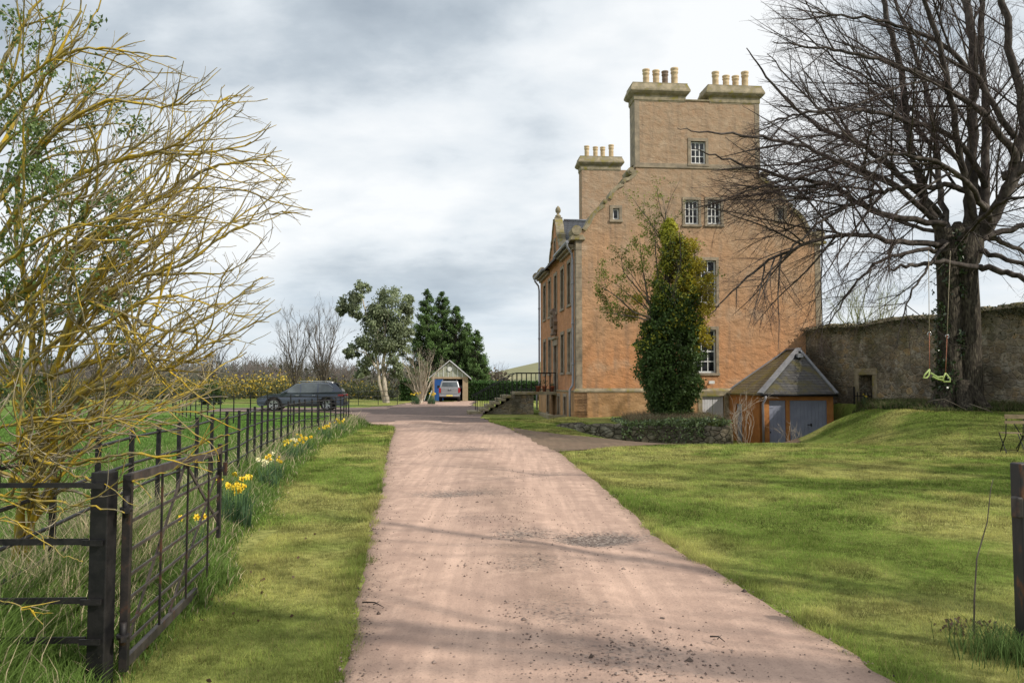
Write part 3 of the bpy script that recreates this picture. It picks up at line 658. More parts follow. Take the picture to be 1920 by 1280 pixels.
# far gable: same outline and stacks at the other end
g = MB(); wall_panel(g, [(u_, z) for u_, z in outer], [], lambda a, z, d: (a, LEN-.95+d, z), .95, .2); g.build('gable_wall', M['harl'], house)
zo = outer[-1]
for u0 in (gab(1091,380,12.4)[0],):
    stack(u0, u0+2.45, 12.38, 13.42, 9.5, zb1, zc1, [(u0+.42, .58, 1, 0), (u0+.98, .55, 1, 0), (u0+1.45, .55, 1, 0), (u0+2.0, .66, 1.05, 0)])
m = MB(); m.tube([(.02, LEN-.8, zE+.0), (.02, LEN+.12, zE+.0)], .23, 20); m.tube([(-.3, LEN-.3, zE-.25), (-.3, LEN+.12, zE-.25)], .2, 18); m.build('scroll_stone', M['cope'], house)
# main roof
zr = 12.5; ur = W/2
m = MB()
for s0, e in ((-.36, 0), (W+.36, 1)):
    m.add([(s0, .93, zE-.42), (ur, .93, zr), (ur, LEN-.93, zr), (s0, LEN-.93, zE-.42), (s0, .93, zE-.52), (ur, .93, zr-.15), (ur, LEN-.93, zr-.15), (s0, LEN-.93, zE-.52)],
          [(0,1,2,3), (7,6,5,4), (0,3,7,4), (0,4,5,1), (3,2,6,7)])
m.build('roof', M['slate'], house)
# --- facade
def fb(t0, t1, z0, z1): return (t0, t1, z0, z1)
TS = [1.95, 4.2, 6.65, 9.05, 11.3]; hw = .47
fh = []
for t_ in TS: fh.append((t_-hw, t_+hw, 5.5, 7.55))
for i_, t_ in enumerate(TS):
    if i_ != 2: fh.append((t_-hw, t_+hw, 2.2, 4.15))
door = (6.1, 7.2, 1.22, 3.7)
g = MB(); wall_panel(g, [(0.001,1.3),(LEN,1.3),(LEN,zE-.45),(0.001,zE-.45)], [rect(*v) for v in fh]+[rect(*door)], lambda a, z, d: (d-.001, a, z), .7, .22, back=False)
g.build('facade_wall', M['harlside'], house)
for v in fh: window(ff, *v, 2, 6, sur=.15, proud=.04)
m = MB(); m.box(W-.6, W, .9, LEN-.9, -1.3, zE-.5); m.build('rear_wall', M['harlside'], house)
s = MB()
fbox(s, ff, door[0]-.22, door[0], 1.22, door[3], -.05, .22); fbox(s, ff, door[1], door[1]+.22, 1.22, door[3], -.05, .22); fbox(s, ff, door[0]-.28, door[1]+.28, door[3], door[3]+.35, -.09, .22)
fbox(s, ff, door[0]-.34, door[1]+.34, door[3]+.35, door[3]+.47, -.2, .2)
dr = s.build('doorway', M['stone'], house, bevel=.01)
m = MB(); fbox(m, ff, door[0]+.02, door[1]-.02, 1.22, door[3]-.02, .15, .2)
for a in (door[0]+.1, (door[0]+door[1])/2+.03):
    for z_ in (1.4, 2.3, 3.1): fbox(m, ff, a, a+.42, z_, z_+.55, .135, .16)
m.build('door', M['bluegrey'], dr)
# carved armorial stone above the door
m = MB(); zc_ = 4.55
m.prism([(-.55,0),(-.35,-.15),(.35,-.15),(.55,0),(.5,.25),(.62,.45),(.42,.6),(.3,.95),(.12,1.05),(0,1.2),(-.12,1.05),(-.3,.95),(-.42,.6),(-.62,.45),(-.5,.25)], lambda p, d: (d, 6.65+p[0], zc_+p[1]), .02, -.2)
m.prism([(-.28,.1),(0,-.02),(.28,.1),(.3,.6),(-.3,.6)], lambda p, d: (d, 6.65+p[0], zc_+.1+p[1]), -.2, -.3)
m.ball((-.2, 6.65, zc_+1.0), .16, 10); m.tube([(-.15, 6.65-.5, zc_-.2), (-.15, 6.65+.5, zc_-.2)], .1, 10)
m.build('carved_crest', M['potdark'], house)
# central curved wallhead gable, dormer roof behind it
tw = 2.25; tc = 6.65; z0_ = zE-.55
half = [(tw,0),(tw,.35),(tw-.18,.4),(tw-.3,.75),(tw-.75,1.15),(tw-.95,1.2),(tw-.95,1.45),(tw-1.25,1.55),(tw-1.5,2.0),(tw-1.75,2.3),(.3,2.5),(.3,2.62)]
ol = [(tc+a, z0_+z) for a, z in half]+[(tc-a, z0_+z) for a, z in reversed(half)]
g = MB(); wall_panel(g, ol, [rect(tc-.3, tc+.3, z0_+.55, z0_+1.35)], lambda a, z, d: (d-.03, a, z), .32, .2); g.build('wallhead_gable', M['harlside'], house)
window(lambda a, z, d: (d-.03, a, z), tc-.3, tc+.3, z0_+.55, z0_+1.35, 2, 3, sur=.13)
for sgn in (1, -1):
    ln = [(tc+sgn*a, z0_+z) for a, z in half[1:]]
    mb = MB(); P = ln; vs = []; fs = []
    for i in range(len(P)):
        d = Vector((P[min(i+1,len(P)-1)][0]-P[max(i-1,0)][0], P[min(i+1,len(P)-1)][1]-P[max(i-1,0)][1])).normalized(); n_ = Vector((-d.y, d.x))
        if n_.x*sgn < 0: n_ = -n_
        a = Vector(P[i])-n_*.1; c_ = Vector(P[i])+n_*.07
        vs += [(-.1, a.x, a.y), (-.1, c_.x, c_.y), (.33, c_.x, c_.y), (.33, a.x, a.y)]
    for i in range(len(P)-1):
        for j in range(4): fs.append((i*4+j, i*4+(j+1) % 4, (i+1)*4+(j+1) % 4, (i+1)*4+j))
    fs += [(3,2,1,0), tuple((len(P)-1)*4+j for j in range(4))]; mb.add(vs, fs); mb.build('coping', M['cope'], house)
    m = MB(); m.tube([(-.13, tc+sgn*(tw-.0), z0_+.3), (.33, tc+sgn*(tw-.0), z0_+.3)], .17, 16); m.build('scroll_stone', M['cope'], house)
m = MB(); m.lathe([(.15,0),(.16,.06),(.16,.12),(.08,.17),(.07,.24),(.14,.31),(.155,.42),(.12,.54),(.05,.62),(.02,.66)], (.14, tc, z0_+2.66), 14); m.box(-.02, .3, tc-.2, tc+.2, z0_+2.5, z0_+2.66); m.build('finial', M['cope'], house)
m = MB(); zd = z0_+2.5
m.add([(.28, tc-tw+.1, z0_+.2), (.28, tc, zd), (.28, tc+tw-.1, z0_+.2), (6.0, tc-tw, z0_+.2), (6.0, tc, zd), (6.0, tc+tw, z0_+.2)], [(0,1,4,3), (1,2,5,4), (0,3,5,2), (0,2,1), (3,4,5)]); m.build('dormer_roof', M['slate'], house)
m = MB(); m.tube([(.45, tc, zd+.03), (3.2, tc, zd+.03)], .07, 8); m.build('ridge', M['lead'], house)
# eaves cornice, gutters, drainpipes (broken by the wallhead gable)
for a0, a1 in ((.3, tc-tw-.1), (tc+tw+.1, LEN-.3)):
    m = MB(); m.box(-.14, .1, a0, a1, zE-.72, zE-.6); m.box(-.3, .1, a0, a1, zE-.6, zE-.48); m.build('eaves_cornice', M['stone'], house, bevel=.01)
    m = MB(); m.tube([(-.42, a0-.35 if a0 < 1 else a0, zE-.42), (-.42, a1 if a0 < 1 else a1+.2, zE-.42)], .075, 10); m.build('gutter', M['pipe'], house)
for tt, uu_ in ((.32, -.24), (LEN-.25, -.2)):
    m = MB(); m.tube([(-.42, tt-.3, zE-.44), (-.41, tt-.2, zE-.62), (-.16, tt, zE-.9), (-.12, tt, zE-1.2), (-.12, tt, 1.7), (-.14, tt, 1.55), (-.27, tt, 1.35), (-.27, tt, .0)], .055, 10)
    for z_ in (2.5, 4.4, 6.3): m.lathe([(.07,0),(.07,.1)], (-.12, tt, z_), 10)
    m.build('drainpipe', M['pipe'], house)
# plinth
pw = .13; bd_ = gb(1315,1357,742,806)
bd_ = (bd_[0], bd_[1], -1.05, bd_[3]); dz_ = H(8.9+0*1.0, 36)
g = MB(); wall_panel(g, [(-pw,-1.6),(W+pw,-1.6),(W+pw,1.32),(-pw,1.32)], [rect(*bd_)], lambda a, z, d: (a, d-pw, z), .9, .25, back=False)
g.build('plinth_wall', M['harlplinth'], house)
m = MB()
def bev(mb, pts0, pts1): mb.hexa(pts0, pts1)
m.hexa([(-pw-.03,-pw-.03,1.24),(W+.16,-pw-.03,1.24),(W+.16,0.2,1.24),(-pw-.03,.2,1.24)], [(-pw-.03,-pw-.03,1.3),(W+.16,-pw-.03,1.3),(W+.16,.2,1.3),(-pw-.03,.2,1.3)])
m.hexa([(-pw-.03,-pw-.03,1.3),(W+.16,-pw-.03,1.3),(W+.16,0.2,1.3),(-pw-.03,.2,1.3)], [(-.02,-.02,1.42),(W+.02,-.02,1.42),(W+.02,.2,1.42),(-.02,.2,1.42)])
m.build('plinth_course', M['cope'], house)
bas = [(2.25,3.0,.0,.98), (4.4,5.15,.0,.98), (8.6,9.3,.0,.98)]
g = MB(); wall_panel(g, [(-pw,-1.0),(LEN,-1.0),(LEN,1.32),(-pw,1.32)], [rect(*v) for v in bas]+[rect(6.1,7.1,-.9,1.0)], lambda a, z, d: (d-pw+.002, a, z), .6, .25, back=False); g.build('plinth_wall', M['harlplinth'], house)
m = MB(); m.box(-pw-.032, 0, .2, LEN, 1.241, 1.301); m.build('plinth_course', M['cope'], house)
for v in bas: window(lambda a, z, d: (d-pw+.002, a, z), *v, 2, 3, sur=.13)
m = MB(); fbox(m, lambda a, z, d: (d-pw, a, z), 6.1, 7.1, -.9, 1.0, .2, .26); m.build('basement_door', M['dark'], house)  # near-black panel standing for the shade inside the open basement doorway
m = MB(); a0, a1, z0, z1 = bd_; h_ = (a0+a1)/2
for x0, x1 in ((a0+.02, h_-.008), (h_+.008, a1-.02)):
    for k in range(4):
        xx = x0+(x1-x0)*k/4; fbox(m, lambda a, z, d: (a, d-pw, z), xx+.004, xx+(x1-x0)/4-.004, z0, z1-.02, .1, .15)
m.build('basement_door', M['paledoor'], house)
m = MB()
F2 = lambda a, z, d: (a, d-pw, z)
fbox(m, F2, a0-.2, a0, z0-.3, z1, -.03, .26); fbox(m, F2, a1, a1+.2, z0-.3, z1, -.03, .26); fbox(m, F2, a0-.25, a1+.25, z1, z1+.24, -.033, .26); m.build('door_surround', M['cope'], house, bevel=.01)
p = gab(1331,717); m = MB(); m.box(p[0]-.05, p[0]+.05, -.06, 0, p[1]-.05, p[1]+.05); m.tube([(p[0], -.05, p[1]), (p[0], -.12, p[1]-.0), (p[0]+.02, -.2, p[1]+.03)], .02, 8); m.box(p[0]-.13, p[0]+.13, -.3, -.17, p[1]-.06, p[1]+.08); m.build('floodlight', M['white'], house, bevel=.01)
# ------------------------------------------------------------ stone stair to the facade door
stair = empty('stone_staircase', HA, TH, 'stone outside stair with black railings rising to the front door', 'staircase')
lz = 1.2; m = MB(); m.box(-1.35, -.13, 5.5, 7.8, lz-.16, lz); m.build('landing', M['cope'], stair, bevel=.02)
nst = 7; tread = .3; x0 = -2.35
m = MB(); m.box(-2.4, -1.355, 5.45, 7.85, lz-.15, lz+.003); m.build('step', M['cope'], stair, bevel=.02)
for k in range(1, nst):
    z_ = lz-k*lz/nst; xa = x0-k*tread; m = MB(); m.box(xa-tread*1.0-.04-(.35 if k == nst-1 else 0), xa+.1, 5.45-.02*k, 7.85+.02*k, z_-.15, z_); m.build('step', M['cope'], stair, bevel=.02)
m = MB(); poly = [(-1.36,-.4),(-1.36,lz-.16)]+[(x0, lz-.16)]
for k in range(1, nst): poly += [(x0-(k-1)*tread-.0, lz-k*lz/nst-.152), (x0-k*tread, lz-k*lz/nst-.152)]
poly += [(x0-nst*tread, -.4)]
m.prism(poly, lambda p, d: (p[0], d, p[1]), 5.6, 7.7); m.build('side_wall', M['rubble'], stair)
def railing(tt):
    r = MB(); top = [(-.15, tt, lz+1.0), (-2.3, tt, lz+1.0), (x0-nst*tread, tt, 1.02)]
    r.tube(top, .022, 8); r.tube([top[-1], (top[-1][0]-.12, tt, .98), (top[-1][0]-.14, tt, .86)], .02, 8)
    r.tube([(-.15, tt, lz+.12), (-2.3, tt, lz+.12)], .012, 6)
    tp = r.build('handrail', M['black'], stair)
    n_ = 17
    for k in range(n_):
        x = -.2-k*.26 if k else -.2
        zt = lz+1.0 if x > -2.3 else lz+1.0+(x+2.3)*(lz+1.0-1.02)/(nst*tread+.05)
        zb = lz-.03 if x > -2.35 else max(.02, zt-1.05)
        b = MB(); b.bar((x, tt, zb), (x, tt, zt), .028 if k % 4 else .04); b.build('baluster', M['black'], stair)
railing(5.58); railing(7.72)
for i_, (x, t_, s_) in enumerate(((-.35, 5.85, .14), (-.75, 5.8, .12), (-1.1, 5.85, .13))):
    lb = ('terracotta flower pot nearest the house door on the stair landing', 'middle terracotta flower pot on the stair landing with a green plant', 'terracotta flower pot on the outer side of the stair landing')[i_]
    e = empty('flower_pot', HA+hu*x+ht*t_+Vector((0,0,lz)), 0, lb, 'flower pot', 'flower pots on the stair landing')
    m = MB(); m.lathe([(s_*.7,0),(s_,.24),(s_*1.12,.24),(s_*1.12,.3),(s_*.9,.3),(s_*.85,.26)], (0,0,.004), 14); m.build('pot', M['terracotta'], e)
    P = rand_unit(60)*np.array([.13,.13,.12])*(1.6 if i_ == 1 else .8)+np.array([0,0,.36+.08*(i_ == 1)]); leaves('plant', P, .08, (.05,.09,.03), M['leaf'], e)
m = MB(); o_ = []
pA = [(-1.7, 3.3), (-.3, .9), (.0, .6), (-.15, .35), (-.5, .7), (-1.95, 3.1)]
# low kerb beside the basement area
k = MB(); k.box(-1.15, -.9, 1.6, 5.2, -.1, .14); k.box(-1.15, -.3, 1.35, 1.6, -.1, .12)
o = k.build('area_kerb', M['cope'], None, bevel=.02); o.location = HA; o.rotation_euler = (0,0,TH); tag(o, 'low pale stone kerb edging the basement area before the house front', 'kerb')
# ------------------------------------------------------------ garage outbuilding
gar = empty('garage', (0,0,0), 0, 'small ochre outbuilding with mossy hipped slate roof and blue grey doors', 'garage')
gl = lambda u_, t_, z_: tuple(HA+hu*u_+ht*t_+Vector((0,0,z_)))
def invuv(px, Y, z=None):
    X = (px-960)/F*Y; q = Vector((X, Y, 0))-HA; return q.dot(hu), q.dot(ht)
uc_, tf = invuv(1428, 33.7)
u_r = uc_+3.12; ez = 1.22; bz = -1.3
fG = lambda a, z, d: gl(a, tf+d, z)
fL = lambda a, z, d: gl(uc_+d, a, z)
dl = (uc_+.13, uc_+1.03, -1.0, .93); dr2 = (uc_+1.2, uc_+2.98, -1.0, .93)
g = MB(); wall_panel(g, rect(uc_, u_r, bz, ez), [rect(*dl), rect(*dr2)], fG, .3, .12, back=False)
wall_panel(g, rect(tf+.001, -.14, bz, ez), [rect(tf+2.3, tf+3.0, -1.0, .72)], fL, .3, .1, back=False)
wall_panel(g, rect(tf+.001, -.14, bz, ez), [], lambda a, z, d: gl(u_r-d, a, z), .3, .1, back=False)
g.build('wall', M['garagewall'], gar)
def gdoor(f, v, n, name='door', hw_=True):
    m = MB(); a0, a1, z0, z1 = v
    for k in range(n):
        x0_ = a0+.01+(a1-a0-.02)*k/n; fbox(m, f, x0_+.003, x0_+(a1-a0-.02)/n-.003, z0, z1-.01, .05, .09)
    o = m.build(name, M['bluegrey'], gar)
    h = MB()
    if hw_:
        fbox(h, f, a0+(a1-a0)*(.75 if n > 8 else .22), a0+(a1-a0)*(.75 if n > 8 else .22)+.05, z0+.55, z0+.62, .02, .05)
        if n > 8: fbox(h, f, (a0+a1)/2-.1, (a0+a1)/2+.08, -.12, -.09, .02, .05); fbox(h, f, (a0+a1)/2+.03, (a0+a1)/2+.08, -.17, -.06, .015, .05)
        h.build('handle', M['black'], o)
    for z_ in (z0+.3, z1-.3):
        q = MB(); fbox(q, f, a0+.02, a0+.5 if n > 5 else a0+.35, z_-.02, z_+.02, .035, .05); q.build('hinge', M['bluegrey'], o)
    return o
gdoor(fG, dl, 5); gdoor(fG, dr2, 11); d3 = gdoor(fL, (tf+2.3, tf+3.0, -1.0, .72), 4, hw_=False)
m = MB(); c0 = Vector(gl(uc_-.0, tf+2.65, .38)); m.lathe([(.09,0),(.09,.03)], (0,0,0), 14)
o = m.build('vent', M['black'], d3); o.matrix_world = Matrix.Translation(Vector(gl(uc_+.03, tf+2.65, .36))) @ Matrix.Rotation(TH, 4, 'Z') @ Matrix.Rotation(-PI/2, 4, 'Y')
ua, ta = invuv(1498, 36.7); az = at(1498, 655, 36.7).z
oh = .16; E0 = gl(uc_-oh, tf-oh, ez-.02); E1 = gl(u_r+.1, tf-oh, ez-.02); E2 = gl(uc_-oh, 0, ez-.02); E3 = gl(u_r+.1, 0, ez-.02); AP = gl(ua, ta, az); AR = gl(ua, 0, az)
th = Vector((0,0,-.07))
def slab(pts, name, mt):
    m = MB(); P = [Vector(p) for p in pts]; n = len(P); m.add(P+[p+th for p in P], [tuple(range(n)), tuple(reversed(range(n, 2*n)))]+[(i, (i+1) % n, (i+1) % n+n, i+n) for i in range(n)]); return m.build(name, mt, gar)
rf = slab([E0, E1, AP], 'roof', M['slatemoss']); r2 = slab([E2, E0, AP, AR], 'roof', M['slatepale']); r3 = slab([E1, E3, AR, AP], 'roof', M['slatemoss'])
m = MB(); m.bar(Vector(E0)+Vector((0,0,.03)), Vector(AP)+Vector((0,0,.05)), .26, .06); m.bar(Vector(E1)+Vector((0,0,.03)), Vector(AP)+Vector((0,0,.05)), .12, .06); m.bar(Vector(AP)+Vector((0,0,.05)), Vector(AR)+Vector((0,0,.05)), .2, .06)
m.bar(Vector(E2)+Vector((0,0,.04)), Vector(AR)+Vector((0,0,.08)), .12, .05); m.build('lead_flashing', M['lead'], gar)
vp = Vector(E0)*.12+Vector(E1)*.10+Vector(AP)*.78; vp = Vector(AP)*.8+(Vector(E0)+Vector(E1))*.1
m = MB(); m.box(vp.x-.13, vp.x+.13, vp.y-.22, vp.y+.1, vp.z-.0, vp.z+.18); m.build('roof_vent', M['lead'], gar, bevel=.01)
m = MB(); m.tube([gl(uc_-oh, tf-oh-.05, ez-.07), gl(u_r+.1, tf-oh-.05, ez-.07)], .055, 8); m.build('gutter', M['black'], gar)
m = MB(); m.tube([gl(uc_-oh+.22, tf-oh-.05, ez-.1), gl(uc_-oh+.22, tf-oh-.04, ez-.22), gl(uc_+.0, tf-.07, ez-.42), gl(uc_+.0, tf-.07, -1.1)], .05, 8); m.build('drainpipe', M['pipe'], gar)
# ------------------------------------------------------------ retaining wall
def wall_strip(name, line, th_, ztop, zbot, m, label, cat, jag=.05, parent=None):
    V = []; pts = []
    for (a, b) in zip(line[:-1], line[1:]):
        a = np.array(a, float); b = np.array(b, float); n = max(2, int(np.hypot(*(b-a))/.18))
        for k in range(n): pts.append(a+(b-a)*k/n)
    pts.append(np.array(line[-1], float)); pts = np.array(pts); T = np.gradient(pts, axis=0); T /= np.linalg.norm(T, axis=1)[:,None]; N_ = np.stack([-T[:,1], T[:,0]], -1)
    zt = ztop(pts[:,0], pts[:,1])+jag*(RNG.uniform(-1, 1, len(pts))); zb = zbot(pts[:,0], pts[:,1]); s = MB(); vs = []
    prof = [(-.5,0),(-.52,.33),(-.49,.66),(-.5,.93),(-.3,1.0),(.3,1.0),(.5,.95),(.5,0)]
    for p, nn, a, b in zip(pts, N_, zt, zb):
        for o, h in prof:
            q = p+nn*(o*th_+.02*random.uniform(-1,1)); vs.append((q[0], q[1], b+(a-b)*h))
    k = len(prof); fs = []
    for i in range(len(pts)-1):
        for j in range(k): fs.append((i*k+j, i*k+(j+1) % k, (i+1)*k+(j+1) % k, (i+1)*k+j))
    fs += [tuple(range(k)), tuple((len(pts)-1)*k+j for j in range(k))]; s.add(vs, fs); return tag(s.build(name, m, parent), label, cat)
BL = [(x, y-.12) for x, y in BEDW]+[(8.5, 31.4), (8.6, 34.5)]
wall_strip('retaining_wall', BL, .34, lambda x, y: np.interp(x, [1.7, 2.6, 4, 8.6], [.05, .10, .08, .03]), lambda x, y: x*0-1.4, M['retain'], 'low rough stone retaining wall in front of the ivy clad tree', 'wall', .05)
# ------------------------------------------------------------ tall garden wall
WA = Vector((14.0, 38.1)); WD = Vector((3.02, -11.8)); WLn = WD.length; WD.normalize(); WN = Vector((WD.y, -WD.x))
if WN.x > 0: WN = -WN
def fW(a, z, d): q = WA+WD*a-WN*d; return (q.x, q.y, z)
sd = 4.28; dw = .42
top = [(a, 4.15+.05*math.sin(a*1.3)+random.uniform(-.05,.05)) for a in np.arange(24, -.01, -.5)]
hole = [(sd-dw, .1), (sd+dw, .1), (sd+dw, 2.0), (sd-dw, 2.0)]
gwl = empty('garden_wall', (0,0,0), 0, 'tall old rubble stone garden wall running from the house past the tree', 'wall')
g = MB(); wall_panel(g, [(0,-1.5),(sd-dw-.0,-1.5),(sd+dw,-1.5),(24,-1.5)]+top, [hole], fW, .6, .6, back=True); g.v = [(x, y, z) for x, y, z in g.v]
gwo = g.build('wall_face', M['rubble'], gwl)
m = MB()
for k in range(47):
    a = k*.5; zz = 4.15+.05*math.sin(a*1.3); q = [fW(a+.01, zz-.02, -.07), fW(a+.49, zz-.02, -.07), fW(a+.49, zz-.02, .67), fW(a+.01, zz-.02, .67)]
    hh_ = random.uniform(.1, .2); q2 = [fW(a+.03, zz+hh_, .05), fW(a+.47, zz+hh_, .05), fW(a+.47, zz+hh_, .55), fW(a+.03, zz+hh_, .55)]; m.hexa(q, q2)
m.build('coping_stones', M['cope'], gwl, bevel=.03)
m = MB(); fbox(m, fW, sd-dw-.03, sd-dw+.012, .1, 2.0, -.015, .62); fbox(m, fW, sd-dw-.3, sd-dw+.02, .1, 2.0, .62, 1.3); m.build('jamb', M['rubble_sunpaint'], gwl)  # far jamb wears the painted sunlight; the sun itself misses it
m = MB(); fbox(m, fW, sd-dw-.3, sd-dw-.03, .1, 2.0, -.02, .3); fbox(m, fW, sd+dw, sd+dw+.28, .1, 2.0, -.02, .3); fbox(m, fW, sd-dw-.3, sd+dw+.3, 2.0, 2.28, -.023, .3); m.build('doorway', M['cope'], gwl, bevel=.02)
# wall foliage along the top
P = []
for k in range(3800):
    a = random.uniform(0, 24); w_ = vn(a, 0, .9, 8)
    if random.random() > w_*w_*2.4: continue
    q = fW(a, 4.3-abs(random.gauss(0, .28))*(.3+w_), -.08-random.random()*.12); P.append(q)
tag(leaves('wall_top_ivy', np.array(P), .1, (.055,.06,.025), M['leaf']), 'sparse ivy and moss creeping over the top of the garden wall', 'ivy', kind='stuff')
gt = empty('iron_gate', (0,0,0), 0, 'black iron bar gate standing in the doorway of the garden wall', 'gate')
for k in range(6):
    a = sd-dw-.15+k*(2*dw+.25)/5; q = fW(a, 0, -.15); m = MB(); m.bar((q[0], q[1], .15), (q[0], q[1], 1.28 if k else 1.5), .03 if k else .055); m.build('bar' if k else 'gate_post', M['black'], gt)
for z_ in (.35, 1.1):
    m = MB(); m.bar(fW(sd-dw-.15, z_, -.15), fW(sd+dw+.1, z_, -.15), .02, .04); m.build('rail', M['black'], gt)
bk = MB(); p0 = Vector((16.2, 36.5)); wall_panel(bk, rect(0, 4.5, -.5, 2.6), [], lambda a, z, d: (15.2+a, 36.2-a*.25+d, z), .5, .1); o = bk.build('stone_wall', M['rubble_sunpaint'], None); tag(o, 'stone wall painted pale as if sunlit, seen through the doorway of the garden wall', 'wall')
# ------------------------------------------------------------ estate fences and gate
def fence(line, spacing, hgt, rails, label, name='estate_fence', w=.035, skip0=0, railw=.028):
    e = empty(name, (line[0][0], line[0][1], 0), 0, label, 'fence'); inv = Vector((line[0][0], line[0][1], 0))
    P = [Vector((x, y)) for x, y in line]; cum = [0]
    for a, b in zip(P[:-1], P[1:]): cum.append(cum[-1]+(b-a).length)
    def pt(s):
        for i in range(len(P)-1):
            if s <= cum[i+1] or i == len(P)-2:
                k = (s-cum[i])/(cum[i+1]-cum[i]); return P[i]+(P[i+1]-P[i])*k, (P[i+1]-P[i]).normalized()
    n = int(cum[-1]/spacing); zs = []
    for k in range(n+1):
        q, d = pt(k*spacing); z = float(H(q.x, q.y)); ln = random.uniform(-.012, .012); hh = hgt+random.uniform(-.012, .012)
        m = MB(); m.bar((q.x-inv.x, q.y-inv.y, z-.1), (q.x-inv.x+ln, q.y-inv.y, z+hh), .042, .026, up=(0,1,0)); m.build('post', M['black'], e)
    for rz in rails:
        m = MB(); pts = []
        for k in range(n+1):
            q, d = pt(k*spacing); z = float(H(q.x, q.y)); pts.append((q.x-inv.x, q.y-inv.y, z+rz*hgt+random.uniform(-.006,.006)))
        m.tube(pts, railw*.5, 6); m.build('rail', M['black'], e)
    return e
RL = [.93,.72,.52,.34,.17]
fence([(-2.75,2.2),(-2.95,3.6),(-3.69,8.0),(-4.19,11),(-4.44,12.9),(-5.2,17.2),(-5.75,22),(-5.95,28),(-6.25,30.6)], .92, 1.2, RL, 'black iron estate fence running beside the drive from the gate to the parked car')
fence([(-6.4,30.4),(-9,30.3),(-11.6,32),(-14.6,36.3),(-17.5,41)], 1.0, 1.2, RL, 'black iron fence crossing the field in front of the parked grey car')
fence([(-8.9,62),(-12,60),(-17,58)], 1.6, 1.1, [.95,.6,.3], 'thin dark field fence beyond the gravel at the foot of the pale barked tree', name='field_fence', railw=.04)
fence([(-19,50),(-26,47),(-40,46)], 2.0, 1.15, [.9,.6,.3], 'distant thin fence across the field left of the grey car', name='field_fence', railw=.04)
def plates(x, y): return float(H(x, y))
# left gate post with the rails of its wing fence
GP = at(187, 1250, 4.42); gpx = GP.x
e = empty('gate_post', (gpx, 4.42, 0), rad(-4), 'thick black iron gate post at left with three flat rails running left', 'gate post')
m = MB(); m.bar((0,0,-.1), (0,0,1.165), .1, .1, up=(0,1,0)); m.build('post', M['black'], e, bevel=.006)
wing = empty('rail_fence', (gpx, 4.42, 0), rad(2), 'flat black rails running left out of frame from the thick gate post', 'fence')
for z_ in (1.095, .79, .475, .265):
    m = MB(); m.bar((-3.4, -.03, z_+.0), (-.065, -.03, z_), .012 if z_ < 1.05 else .02, .034 if z_ < 1.05 else .026); m.bar((-.08, -.07, z_), (.03, -.07, z_), .012, .03); m.build('rail', M['black'], wing)
m = MB(); m.bar((-2.2, .0, -.1), (-2.2, 0, 1.15), .05, .03, up=(0,1,0)); m.build('post', M['black'], wing)
# open gate leaf (local x runs from hinge to latch)
h0 = Vector((gpx+.092, 4.5, 0)); l1 = at(413, 820, 6.75); ang = math.atan2(l1.y-h0.y, l1.x-h0.x); gl_ = (Vector((l1.x, l1.y, 0))-h0).length
gate = empty('field_gate', h0, ang, 'rusty iron barred gate leaf standing open against the grass verge', 'gate')
gz0 = .10; gz1 = 1.14
m = MB(); m.bar((0,0,gz0-.04), (0,0,gz1), .045, .045, up=(0,1,0)); m.build('hinge_stile', M['rusty'], gate, bevel=.003)
m = MB(); m.bar((gl_,0,gz0+.26), (gl_,0,gz1-.0), .05, .03, up=(0,1,0)); m.build('latch_stile', M['rusty'], gate, bevel=.003)
m = MB(); m.bar((.02,0,gz1-.02), (gl_,0,gz1-.055), .03, .05); m.build('top_rail', M['gateiron'], gate, bevel=.003)
m = MB(); m.bar((.02,0,gz0), (1.55,0,gz0), .03, .06); m.build('bottom_rail', M['gateiron'], gate, bevel=.003)
for z_ in (.87, .71, .57, .44, .30, .2):
    m = MB(); m.bar((.02,.0,z_), (gl_ if z_ > .35 else gl_*.86, 0, z_+.01), .009, .018); m.build('bar', M['gateiron'], gate)
for x in (.62, 1.24, 1.86):
    m = MB(); m.bar((x,-.008,gz0), (x,-.008,gz1-.03), .016, .012, up=(0,1,0)); m.build('upright', M['rusty'], gate)
for a, b in (((.03,.012,.14), (1.24,.012,1.08)), ((gl_,.012,.5), (1.24,.012,1.08)), ((.9,.012,.12),(gl_*.98,.012,.9))):
    m = MB(); m.bar(a, b, .009, .026); m.build('brace', M['gateiron'], gate)
for z_ in (.955, .265):
    m = MB(); m.bar((-.12,-.035,z_), (.0,-.0,z_), .03, .028); m.tube([(-.055,-.01,z_-.045), (-.055,-.01,z_+.075)], .018, 10); m.tube([(-.055,-.01,z_-.012), (-.055,-.01,z_+.012)], .034, 12); m.build('hinge', M['rusty'], gate)
m = MB(); m.bar((gl_-.1,-.03,.93), (gl_+.09,-.03,.93), .02, .03); m.bar((gl_-.03,-.05,.88), (gl_-.03,-.05,.99), .03, .03); m.build('latch', M['rusty'], gate)
